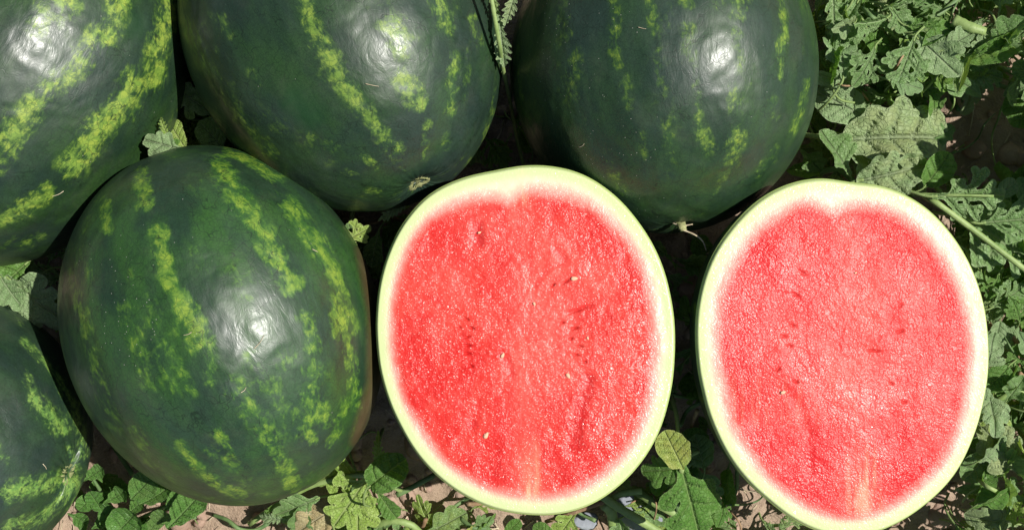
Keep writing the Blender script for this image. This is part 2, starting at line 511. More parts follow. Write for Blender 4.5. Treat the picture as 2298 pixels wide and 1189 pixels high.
ST1 = [([(318, 395), (322, 455)], 19, .85), ([(355, 520), (365, 570), (378, 628)], 18, .95), ([(236, 455), (240, 515)], 12, .7),
       ([(405, 675), (420, 715), (448, 765)], 27, 1.0), ([(470, 790), (475, 850)], 16, .5),
       ([(490, 375), (540, 450), (590, 525), (625, 590), (655, 640)], 23, .85), ([(685, 715), (700, 775)], 18, .75),
       ([(650, 460), (715, 550), (755, 630), (768, 700)], 19, .8), ([(770, 715), (775, 740)], 24, .95), ([(785, 780), (800, 910)], 13, .75),
       ([(515, 340), (570, 362), (622, 398)], 14, .85), ([(530, 870), (575, 935), (610, 990)], 24, .62), ([(605, 1000), (650, 1050)], 12, .8),
       ([(640, 1045), (655, 1085)], 17, .9), ([(695, 880), (725, 940)], 22, .75), ([(690, 940), (700, 985)], 12, .7),
       ([(490, 965), (520, 1015)], 10, .8), ([(405, 1000), (440, 1050), (480, 1080), (540, 1112)], 12, .9),
       ([(285, 690), (310, 780), (335, 860)], 22, .38), ([(190, 700), (220, 850), (260, 960)], 16, .36), ([(375, 770), (430, 880)], 13, .45),
       ([(740, 1000), (760, 960), (775, 900)], 10, .6), ([(640, 810), (720, 830)], 24, .38), ([(160, 560), (175, 700)], 12, .36),
       ([(440, 560), (460, 600)], 16, .3), ([(560, 800), (580, 860)], 18, .4), ([(300, 960), (330, 1010)], 12, .4), ([(185, 560), (210, 640)], 12, .3)]
ST_TOP = [([(675, -40), (695, 30), (712, 85)], 19, .9), ([(720, 100), (748, 145), (775, 190), (815, 240)], 22, .95), ([(815, 240), (850, 290), (892, 335)], 15, .9),
          ([(880, 60), (905, 105)], 29, .95), ([(800, -40), (835, 0)], 16, .6), ([(905, 175), (940, 232)], 23, 1.0), ([(965, -30), (985, 15), (1005, 60)], 17, .9),
          ([(1020, 130), (1015, 200), (1010, 250)], 13, .75), ([(1005, 300), (1000, 330)], 9, .6), ([(960, 275), (952, 355)], 9, .62),
          ([(425, 60), (450, 130), (500, 210), (560, 290), (610, 345)], 15, .62), ([(495, 40), (515, 80)], 11, .6), ([(560, 160), (580, 190)], 9, .5),
          ([(700, 308), (752, 335)], 11, .6), ([(815, 352), (850, 378)], 8, .7), ([(1112, 250), (1085, 330), (1050, 375)], 10, .7),
          ([(580, 370), (640, 410), (700, 450)], 16, .4), ([(1060, 40), (1075, 100)], 10, .5), ([(820, 425), (850, 432)], 8, .5)]
ST_TR = [([(1265, -30), (1262, 10), (1268, 75)], 16, .62), ([(1375, -30), (1378, 30), (1378, 120), (1385, 145)], 13, .72), ([(1288, 115), (1292, 165)], 15, .65),
         ([(1458, -20), (1462, 20), (1464, 78)], 11, .85), ([(1475, 115), (1480, 190)], 8, .6), ([(1548, 62), (1550, 130)], 17, .8),
         ([(1635, -20), (1655, 28)], 20, .95), ([(1655, 70), (1660, 160)], 12, .65), ([(1752, -20), (1760, 60), (1752, 120)], 11, .95), ([(1752, 120), (1752, 175)], 6, .8),
         ([(1565, 210), (1570, 268)], 9, .9), ([(1572, 290), (1590, 335)], 16, .9), ([(1648, 195), (1652, 252)], 15, .8), ([(1655, 305), (1645, 360)], 18, 1.0),
         ([(1500, 283), (1503, 322)], 10, .9), ([(1736, 225), (1740, 262)], 10, .75), ([(1812, 185), (1800, 240), (1780, 295)], 9, .75),
         ([(1403, 178), (1410, 235)], 13, .62), ([(1740, 330), (1700, 390)], 9, .55), ([(1370, 370), (1395, 425)], 16, .42), ([(1520, -20), (1545, 10)], 12, .7),
         ([(1560, 150), (1562, 200)], 8, .5), ([(1605, -20), (1610, 20)], 10, .5), ([(1440, 300), (1445, 350)], 10, .4)]
ST_TL = [([(388, -20), (372, 60), (350, 115), (342, 175)], 20, .95), ([(302, 185), (280, 235), (240, 270), (200, 320), (160, 375)], 24, 1.0),
         ([(268, -20), (258, 40), (235, 90)], 21, .95), ([(225, 75), (190, 105)], 20, .9), ([(178, 150), (110, 200), (75, 235)], 21, .9),
         ([(60, 260), (30, 290), (-10, 330)], 26, .85), ([(95, 20), (92, 60)], 24, .6), ([(130, -10), (165, 15)], 20, .8), ([(130, 40), (128, 50)], 12, .6),
         ([(110, 430), (75, 455), (20, 485), (-20, 500)], 15, .95), ([(95, 530), (40, 555)], 9, .62), ([(30, 330), (-20, 380)], 18, .6)]
ST_TL = [(p, w_ * 1.2, min(1.08, s_ * 1.1)) for p, w_, s_ in ST_TL]
ST_TR = [(p, w_, s_ * .82) for p, w_, s_ in ST_TR]
ST_LL = [([(55, 765), (105, 815), (135, 855)], 10, .85), ([(140, 860), (165, 910), (180, 960), (188, 1020)], 13, .85), ([(75, 895), (105, 925), (135, 955)], 21, 1.0),
         ([(155, 1005), (172, 1045)], 10, .85), ([(20, 1105), (70, 1085), (120, 1078), (160, 1078)], 22, 1.0), ([(60, 1180), (110, 1145), (150, 1110), (172, 1085)], 15, .95),
         ([(130, 1200), (160, 1140), (176, 1092)], 11, .9), ([(-10, 1000), (10, 1030)], 12, .5), ([(60, 835), (65, 850)], 10, .35), ([(0, 1189), (60, 1165)], 12, .7)]

melons = {}
melons['m1'] = make_melon('whole watermelon touching the left cut half, brownish tinge on its right flank', 508, 729, .133, 410, 342, -68, -3, M_RIND_A, ST1, 11,
                          spot=[([(812, 560), (838, 700), (838, 860), (800, 990)], 13, .5), ([(845, 700), (848, 850)], 14, .6)],
                          dust=[([(280, 600), (290, 760)], 60, .55), ([(180, 560), (250, 700)], 50, .5)], ends=(False, True))
melons['top'] = make_melon('whole watermelon with a corky blossom scar just above the rim of the left half', 765, 73, .104, 428, 343, -62, 18, M_RIND_B, ST_TOP, 22,
                           dark=[([(660, 232), (695, 262)], 30, .9)], spot=[([(470, 180), (560, 330), (610, 380)], 12, .3)], ends=(True, False))
melons['tr'] = make_melon('very dark watermelon with faint yellow flecks and dry tendril, behind both cut halves', 1487, 154, .103, 372, 340, -86, 11, M_RIND_D, ST_TR, 33,
                          dust=[([(1250, 60), (1300, 250), (1360, 340), (1400, 420)], 70, .55), ([(1280, 30), (1400, 60)], 40, .5)], ends=(False, False))
melons['tl'] = make_melon('whole watermelon with broad bright yellow-green stripes in the upper left corner', 50, 176, .106, 444, 347, -120, 0, M_RIND_E, ST_TL, 44,
                          dark=[([(295, 55), (305, 60)], 26, .7)], ends=(False, False))
melons['ll'] = make_melon('partly seen watermelon in the lower left corner with furrows gathered into its stem end', -148, 975, .108, 340, 324, -14, 7, M_RIND_C, ST_LL, 55,
                          ridge=.11, ends=(True, False))

# ------------------------------------------------------------------ cut halves
OUT_L = [(520, 28), (455, 36), (415, 47), (385, 50), (290, 75), (200, 120), (120, 210), (60, 340), (35, 480), (35, 600), (60, 740), (110, 860), (180, 970), (280, 1060), (400, 1120),
         (500, 1140), (540, 1143), (620, 1140), (720, 1110), (830, 1030), (920, 910), (965, 780), (983, 650), (985, 560), (970, 440), (930, 310), (870, 210), (790, 120), (690, 55), (600, 32)]
OUT_L = [(820 + x * .7062, 350 + y * .7062) for x, y in OUT_L]
OUT_R = [(430, 28), (330, 50), (240, 100), (160, 180), (90, 280), (50, 390), (33, 500), (35, 600), (55, 730), (100, 870), (170, 990), (270, 1090), (370, 1165), (450, 1200),
         (530, 1212), (610, 1205), (700, 1170), (790, 1110), (890, 1010), (950, 890), (985, 770), (1003, 640), (1000, 540), (975, 400), (930, 290), (870, 200), (790, 120), (700, 70), (630, 49),
         (580, 45), (545, 46), (490, 31)]
OUT_R = [(1540 + x * .6804, 380 + y * .6804) for x, y in OUT_R]

def make_half(label, outline, ctr, zf, tilt, depth, fmat, smat, sbs, notch, slits, seeds, cracks, pale_px, core_px, seed, glint_px=(), lumps=1.0):
    """tilt = (about x, about y) degrees; face plane passes through ctr at height zf"""
    rot = Euler((math.radians(tilt[0]), math.radians(tilt[1]), 0))
    R = rot.to_matrix()
    N = R @ Vector((0, 0, 1))
    c = W(ctr[0], ctr[1], zf)
    eye = Vector((0, 0, H))
    def hit(px, py):
        d = W(px, py, 0) - eye
        t = (c - eye).dot(N) / d.dot(N)
        return R.transposed() @ (eye + d * t - c)
    pts = np.array([tuple(hit(*p))[:2] for p in outline])
    th = np.arctan2(pts[:, 1], pts[:, 0]); rd = np.linalg.norm(pts, axis=1)
    o_ = np.argsort(th); th = th[o_]; rd = rd[o_]
    thx = np.concatenate([th - 2 * math.pi, th, th + 2 * math.pi]); rdx = np.tile(rd, 3)
    def Rf(t):
        t = (t + math.pi) % (2 * math.pi) - math.pi
        acc = 0
        for dt, wt in ((-.09, .15), (-.045, .2), (0, .3), (.045, .2), (.09, .15)):
            acc = acc + wt * np.interp(t + dt, thx, rdx)
        return acc
    nA = 420
    ang = np.linspace(0, 2 * math.pi, nA, endpoint=False)
    RA = Rf(ang)
    root = empty('watermelon_half', (c.x, c.y, zf - depth))
    tag(root, label, 'watermelon half', 'cut watermelon halves')
    def ring_mesh(name, ss_, zfun, mat, close_center, attr=True, uvw=None):
        S, A = np.meshgrid(ss_, np.arange(nA), indexing='ij')
        th_ = ang[A]
        rr_ = RA[A] * S
        P = np.stack([rr_ * np.cos(th_), rr_ * np.sin(th_), np.zeros_like(rr_)], -1).reshape(-1, 3)
        w3 = (P @ np.array(R).T) + np.array(c)
        px = to_px(w3)
        s = S.ravel(); t = th_.ravel()
        # boundary of the red flesh as a fraction of the radius
        sb = np.interp((t % (2 * math.pi)), np.radians([0, 45, 90, 135, 180, 225, 270, 315, 360]), sbs)
        sb = sb + .018 * (fbm(np.cos(t) * 4 + 9, np.sin(t) * 4 + 9, seed, 4) - .5) * 2
        dd = (t % (2 * math.pi)) - math.radians(notch[0])
        sb = sb - notch[1] * np.exp(-(dd / math.radians(notch[2])) ** 2)
        ripe = (s - sb) / .085
        deep = np.zeros(len(s)); z = np.zeros(len(s)); pale = np.zeros(len(s)); core = np.zeros(len(s))
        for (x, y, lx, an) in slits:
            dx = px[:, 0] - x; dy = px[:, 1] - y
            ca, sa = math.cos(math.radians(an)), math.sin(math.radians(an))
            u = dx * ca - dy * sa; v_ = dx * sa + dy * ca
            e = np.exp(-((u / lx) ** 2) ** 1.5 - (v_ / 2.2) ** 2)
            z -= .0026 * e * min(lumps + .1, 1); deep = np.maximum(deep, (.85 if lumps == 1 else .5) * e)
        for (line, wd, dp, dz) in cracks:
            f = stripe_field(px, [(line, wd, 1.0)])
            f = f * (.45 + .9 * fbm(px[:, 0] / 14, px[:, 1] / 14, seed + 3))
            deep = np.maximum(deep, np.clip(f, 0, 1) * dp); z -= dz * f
        for (x, y, rx, ry, s_) in pale_px:
            pale = np.maximum(pale, s_ * np.exp(-((px[:, 0] - x) / rx) ** 2 - ((px[:, 1] - y) / ry) ** 2))
        pale = pale * (.55 + .8 * fbm(px[:, 0] / 30, px[:, 1] / 60, seed + 9))
        glint = np.full(len(s), .12)  # glint regions: more gloss, and glints painted as denser pale specks
        for (x, y, rx, ry, s_) in glint_px:
            glint = np.maximum(glint, s_ * np.exp(-((px[:, 0] - x) / rx) ** 2 - ((px[:, 1] - y) / ry) ** 2))
        glint = glint * (.5 + fbm(px[:, 0] / 24, px[:, 1] / 24, seed + 51))
        # fibres running from the centre outward
        nn = fbm(px[:, 0] / 46, px[:, 1] / 46, seed + 1)
        z += ((nn - .5) * .0022 + (fbm(px[:, 0] / 9, px[:, 1] / 9, seed + 2, 3) - .5) * .0007) * lumps
        streak = fbm(t * 14, s * 2.5, seed + 21, 3)
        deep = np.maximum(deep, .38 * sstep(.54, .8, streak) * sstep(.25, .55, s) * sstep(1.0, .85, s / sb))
        for (x0, x1, y0, y1, s_) in core_px:
            m = sstep(y0 - 60, y0 + 60, px[:, 1]) * sstep(y1 + 30, y1 - 20, px[:, 1])
            xm = (x0 + x1) / 2; hw = (x1 - x0) / 2
            q = np.exp(-((px[:, 0] - xm) / hw) ** 2)
            lines = sstep(.42, .75, vnoise(px[:, 0] / 5.5, px[:, 1] / 95, seed + 31))
            core = np.maximum(core, s_ * m * q * (.25 + .75 * lines))
        z = z * sstep(.98, .86, s) - .0035 * sstep(.975, 1.0, s) ** 2
        P[:, 2] = z
        n = len(ss_); fs = []
        for i in range(n - 1):
            a0 = i * nA; a1 = a0 + nA
            for j in range(nA):
                j2 = (j + 1) % nA
                if i == 0 and close_center and ss_[0] < 1e-6:
                    fs.append((a0, a1 + j, a1 + j2))
                else:
                    fs.append((a0 + j, a1 + j, a1 + j2, a0 + j2))
        me = mesh(name, P, fs, mat, True, dict(ripe=np.clip(ripe, -3, 3), rad=s, pale=np.clip(pale, 0, 1), deep=deep, core=np.clip(core, 0, 1), glint=np.clip(glint, 0, 1)))
        return obj(name, me, root, (0, 0, depth), rot)
    s_in = np.linspace(0, .94, 135)
    ring_mesh('flesh', s_in, None, fmat, True)
    ring_mesh('rind', np.linspace(.94, 1.0, 14), None, fmat, False)
    # skin shell below the cut
    nD = 60
    q = np.linspace(0, 1, nD)
    P = []; 
    for qi in q:
        e = math.sqrt(max(0, 1 - (qi * .9999) ** 2.15)) if qi > 0 else 1
        bulge = 1.001 + .004 * math.sin(min(qi * 5, math.pi))
        r = RA * e * bulge
        zz = -.0034 - depth * qi * .975
        P.append(np.stack([r * np.cos(ang), r * np.sin(ang), np.full(nA, zz)], -1))
    P = np.concatenate(P)
    fs = []
    for i in range(nD - 1):
        a0 = i * nA; a1 = a0 + nA
        for j in range(nA):
            j2 = (j + 1) % nA
            fs.append((a0 + j, a1 + j, a1 + j2, a0 + j2))
    tt = np.tile(ang, nD)
    qq = np.repeat(q, nA)
    st = np.clip(np.cos(11 * tt + .6 * np.sin(qq * 4)) * 1.5 - .7, 0, 1) * (.4 + .6 * fbm(tt * 5, qq * 4, seed))
    me = mesh('skin', P, fs, smat, True, dict(stripe=st, spot=np.zeros(len(st)), darkspot=np.zeros(len(st)), dust=np.zeros(len(st))))
    obj('skin', me, root, (0, 0, depth), rot)
    wp = (P @ np.array(R).T) + np.array(c)
    BVHS.append((label[:24], BVHTree.FromPolygons([tuple(p) for p in wp], fs)))
    ax = [np.mean([Rf(np.array([0.]))[0], Rf(np.array([math.pi]))[0]]), np.mean([Rf(np.array([math.pi / 2]))[0], Rf(np.array([-math.pi / 2]))[0]])]
    SOLIDS.append((np.array(c), np.diag([1 / ax[0], 1 / ax[1], 1 / depth]) @ np.array(R).T))
    # pale seeds, teardrop shaped, half sunk in the flesh
    vs = []; fs = []
    nu, nv = 14, 8
    for i in range(nv + 1):
        a_ = math.pi * i / nv
        for j in range(nu):
            b_ = 2 * math.pi * j / nu
            x = math.cos(a_); r_ = math.sin(a_) * (1 - .32 * math.cos(a_))
            vs.append((x * .5, r_ * .30 * math.cos(b_), r_ * .17 * math.sin(b_)))
    for i in range(nv):
        for j in range(nu):
            fs.append((i * nu + j, i * nu + (j + 1) % nu, (i + 1) * nu + (j + 1) % nu, (i + 1) * nu + j))
    sme = mesh('seed', vs, fs, M_SEED)
    for (x, y, ln, an) in seeds:
        p = hit(x, y)
        q_ = obj('seed', sme, root)
        L = .85 * ln * (H - zf) / F
        loc = R @ Vector((p.x, p.y, .0006))
        q_.matrix_local = Matrix.Translation(loc + Vector((0, 0, depth))) @ (R.to_4x4()) @ Matrix.Rotation(math.radians(an), 4, 'Z') @ Matrix.Diagonal((L, L, L, 1))
    return root

slL = [(1046, 716, 7, -20), (1057, 735, 8, -25), (1047, 756, 8, 10), (1050, 775, 8, -5), (1049, 793, 8, 0), (1056, 821, 6, -15), (1030, 735, 4, 0),
       (1289, 737, 9, 10), (1281, 760, 5, 10), (1300, 777, 8, -10), (1292, 796, 8, -5), (1268, 633, 10, 30), (1312, 812, 4, 0), (1240, 640, 6, 25), (1262, 724, 5, 10),
       (1297, 696, 18, 20)]
seL = [(1289, 625, 19, 5), (1128, 797, 15, 60), (1275, 843, 16, -60), (1091, 976, 19, 60), (1319, 759, 9, -60), (1199, 682, 11, -70), (1076, 522, 10, 20)]
crL = [([(1069, 505), (1075, 545)], 11, .8, .0012), ([(1250, 560), (1268, 585)], 9, .6, .001), ([(1320, 850), (1300, 930), (1285, 1000)], 13, .7, .0012), ([(1075, 900), (1060, 960)], 10, .5, .0008),
       ([(1130, 790), (1150, 840)], 8, .55, .0008), ([(1200, 640), (1235, 600), (1260, 590)], 5, .4, .0006),
       ([(1270, 700), (1330, 685)], 4, .5, .0006)]
paL = [(1172, 760, 34, 330, .6), (1225, 720, 85, 130, .75), (1240, 600, 70, 90, .6), (1150, 480, 16, 90, .7), (1330, 620, 60, 60, .45), (1080, 500, 60, 50, .45), (1170, 900, 30, 120, .35), (1000, 620, 60, 80, .25)]
coL = [(1165, 1208, 1010, 1120, .55), (1160, 1185, 380, 450, .3)]
make_half('left cut watermelon half with pale seeds and rows of dark seed slits', OUT_L, (1178, 763), .175, (-1.0, 0.5), .135, M_FLESH_A, M_RIND_A,
          [.865, .875, .845, .895, .905, .895, .905, .875, .865], (96, .045, 4.5), slL, seL, crL, paL, coL, 5,
          [(1370, 960, 110, 130, .9), (1250, 860, 120, 90, .5), (1450, 800, 60, 260, .8), (1080, 540, 90, 60, .5), (1380, 560, 70, 60, .5), (950, 700, 60, 200, .3), (1480, 650, 40, 200, .8), (1130, 1060, 160, 60, .3)])
slR = [(1778, 730, 9, -20), (1758, 754, 8, -12), (1771, 775, 8, -10), (2021, 685, 7, 35), (2020, 744, 9, 15), (1962, 787, 18, -3), (1785, 856, 8, -15), (2030, 902, 8, -5), (1799, 611, 12, -35),
       (1785, 660, 9, -25), (1745, 830, 8, 40), (2000, 860, 6, -30)]
seR = [(1757, 880, 15, 20), (1920, 612, 8, 30)]
crR = [(l_, w_ * .8, d_ * .32, z_ * .4) for l_, w_, d_, z_ in [([(1771, 883), (1800, 925), (1815, 980), (1819, 1060)], 12, .8, .0014), ([(1790, 600), (1815, 625)], 7, .6, .001), ([(2000, 920), (2025, 960), (2015, 1010)], 14, .6, .0012),
       ([(1640, 870), (1660, 920)], 12, .5, .0008), ([(1745, 655), (1795, 668)], 6, .6, .001), ([(2070, 600), (2090, 640)], 14, .5, .0006), ([(1690, 520), (1720, 545)], 16, .5, .0006),
       ([(2105, 680), (2110, 760)], 14, .45, .0006)]]
paR = [(1915, 700, 55, 330, .6), (1920, 690, 90, 120, .95), (1915, 800, 110, 90, .8), (1900, 500, 22, 60, .8), (2050, 640, 60, 90, .5), (2030, 760, 70, 110, .5), (1800, 560, 60, 60, .4), (1780, 800, 60, 80, .4), (1930, 930, 50, 60, .5)]
coR = [(1900, 1975, 1020, 1150, .35), (1915, 1000, 850, 950, .10)]
make_half('right cut watermelon half with bright glistening pink-red flesh and thick white rind', OUT_R, (1893, 800), .172, (-0.5, 1.8), .138, M_FLESH_B, M_RIND_D,
          [.855, .86, .875, .87, .85, .88, .91, .88, .855], (94, .065, 6), [(x, y, l * .8, a) for x, y, l, a in slR], seR, crR, [(x, y, a, b, s_ * .7) for x, y, a, b, s_ in paR], coR, 8,
          [(1650, 700, 90, 200, 1.0), (1780, 610, 90, 70, .9), (1930, 900, 120, 50, 1.0), (1800, 820, 80, 80, .7), (1830, 1060, 90, 60, .7), (1940, 1020, 90, 80, .7), (1610, 640, 40, 120, 1.0), (2050, 880, 90, 120, .45), (1700, 980, 60, 80, .6)], .7)

for i in range(len(BVHS)):
    for j in range(i + 1, len(BVHS)):
        ov = BVHS[i][1].overlap(BVHS[j][1])
        if ov: print('OVERLAP', BVHS[i][0], '|', BVHS[j][0], len(ov))

def inside(P, grow=.0):
    """which world points lie inside one of the fruits"""
    P = np.atleast_2d(P)
    m = np.zeros(len(P), bool)
    for k, (c, Mi) in enumerate(SOLIDS):
        L = (P - c) @ Mi.T
        r = np.linalg.norm(L, axis=1)
        ins = r < 1 + grow
        if k >= 5: ins &= L[:, 2] < .03
        m |= ins
    return m

# ------------------------------------------------------------------ ground
def ground_z(x, y):
    x = np.asarray(x, float); y = np.asarray(y, float)
    z = (fbm(x * 9 + 40, y * 9 + 40, 3, 4) - .5) * .030
    z += (fbm(x * 42 + 40, y * 42 + 40, 9, 3) - .5) * .010
    for cx, cy in ((.0095, -.057), (.243, -.067)):
        z += .034 * np.exp(-(((x - cx) / .10) ** 2 + ((y - cy) / .12) ** 2))
    z += .012 * np.exp(-(((x + .226) / .12) ** 2 + ((y + .046) / .13) ** 2))
    return z - .003

def grid_ground():
    xs = np.concatenate([np.linspace(-30, -.9, 22)[:-1], np.linspace(-.9, .9, 440), np.linspace(.9, 30, 22)[1:]])
    ys = np.concatenate([np.linspace(-30, -.6, 22)[:-1], np.linspace(-.6, .6, 300), np.linspace(.6, 30, 22)[1:]])
    X, Y = np.meshgrid(xs, ys, indexing='ij')
    Z = ground_z(X, Y)
    # fine crumbly relief
    Z = Z + (fbm(X * 120 + 500, Y * 120 + 500, 21, 3) - .5) * .006
    V = np.stack([X, Y, Z], -1).reshape(-1, 3)
    ny = len(ys)
    idx = np.arange(len(xs) * ny).reshape(len(xs), ny)
    Fq = np.stack([idx[:-1, :-1], idx[1:, :-1], idx[1:, 1:], idx[:-1, 1:]], -1).reshape(-1, 4).tolist()
    o = obj('ground', mesh('ground', V, Fq, M_SOIL))
    tag(o, 'dry pinkish brown crumbly field soil under the vines and melons', kind='structure')
    return o
grid_ground()

# soil clods and crumbs
def clods():
    base = []
    import bmesh
    bm = bmesh.new(); bmesh.ops.create_icosphere(bm, subdivisions=2, radius=1)
    bv = np.array([v.co[:] for v in bm.verts]); bf = [[v.index for v in f.verts] for f in bm.faces]
    bm.free()
    V = []; Fc = []
    n = 0
    for i in range(2300):
        x = rng.uniform(-.62, .66); y = rng.uniform(-.36, .36)
        r = abs(rng.normal(0, .0028)) + .0012
        if rng.random() < .05: r *= 2.4
        z = float(ground_z(x, y)) + r * .2
        if inside(np.array([[x, y, z + r]]), .02)[0]: continue
        s = np.array([r * rng.uniform(.8, 1.4), r * rng.uniform(.7, 1.2), r * rng.uniform(.5, .9)])
        nz = 1 + .3 * (fbm(bv[:, 0] * 2 + i, bv[:, 1] * 2 + bv[:, 2] * 1.7 + i, i % 97, 2) - .5) * 2
        a = rng.uniform(0, 6.3); ca, sa = math.cos(a), math.sin(a)
        p = bv * nz[:, None] * s
        p = np.stack([p[:, 0] * ca - p[:, 1] * sa, p[:, 0] * sa + p[:, 1] * ca, p[:, 2]], 1) + (x, y, z)
        V.append(p); Fc += [[q + n for q in f] for f in bf]; n += len(bv)
    o = obj('soil_clods', mesh('soil_clods', np.concatenate(V), Fc, M_CLOD, True))
    tag(o, 'loose crumbs and clods of dry pinkish soil between the leaves', 'soil clods', kind='stuff')
clods()

# ------------------------------------------------------------------ tubes
def tube_data(pts, r0, r1, sides=8, jitter=0.0, seedv=0):
    pts = [Vector(p) for p in pts]
    # catmull-rom resample
    P = [pts[0] * 2 - pts[1]] + pts + [pts[-1] * 2 - pts[-2]]
    cur = []
    for i in range(1, len(P) - 2):
        L = (P[i + 1] - P[i]).length
        n = 5
        for k in range(n):
            t = k / n
            a, b, c, d = P[i - 1], P[i], P[i + 1], P[i + 2]
            cur.append(.5 * ((2 * b) + (c - a) * t + (2 * a - 5 * b + 4 * c - d) * t * t + (3 * b - a - 3 * c + d) * t ** 3))
    cur.append(pts[-1])
    rr = random.Random(seedv)
    V = []; Fc = []
    up = Vector((0, 0, 1))
    N = len(cur)
    for i, p in enumerate(cur):
        tg = (cur[min(i + 1, N - 1)] - cur[max(i - 1, 0)]).normalized()
        s = tg.cross(up)
        if s.length < 1e-3: s = tg.cross(Vector((1, 0, 0)))
        s.normalize(); u = s.cross(tg)
        r = r0 + (r1 - r0) * i / (N - 1)
        r *= 1 + jitter * rr.uniform(-1, 1)
        for j in range(sides):
            a = 2 * math.pi * j / sides
            q = r * (1 + (.12 if j % 2 else -.05))
            V.append(p + s * math.cos(a) * q + u * math.sin(a) * q)
        if i:
            for j in range(sides):
                Fc.append(((i - 1) * sides + j, i * sides + j, i * sides + (j + 1) % sides, (i - 1) * sides + (j + 1) % sides))
    Fc.append(tuple(range(sides))); Fc.append(tuple((N - 1) * sides + j for j in reversed(range(sides))))
    return V, Fc

def hairs(cur_pts, r, n, rr, ln=.0022):
    V = []; Fc = []
    for i in range(n):
        t = rr.uniform(0, len(cur_pts) - 1.001); k = int(t); f = t - k
        p = Vector(cur_pts[k]).lerp(Vector(cur_pts[k + 1]), f)
        d = Vector((rr.uniform(-1, 1), rr.uniform(-1, 1), rr.uniform(0, 1))).normalized()
        s = d.cross(Vector((0, 0, 1))).normalized() * .00016
        b = len(V)
        V += [p + d * r * .8 - s, p + d * r * .8 + s, p + d * (r + ln * rr.uniform(.5, 1))]
        Fc.append((b, b + 1, b + 2))
    return V, Fc

def stem(parent, pts, r0, r1, mat=None, name='stem', hair=0, jitter=.06, seedv=0):
    V, Fc = tube_data(pts, r0, r1, 8, jitter, seedv)
    if hair:
        hv, hf = hairs(pts, (r0 + r1) / 2, hair, random.Random(seedv))
        b = len(V); V = V + hv; Fc = Fc + [tuple(i + b for i in f) for f in hf]
    inv = parent.location if parent else Vector((0, 0, 0))
    V = [Vector(v) - inv for v in V]
    return obj(name, mesh(name, V, Fc, mat or M_STEM), parent)

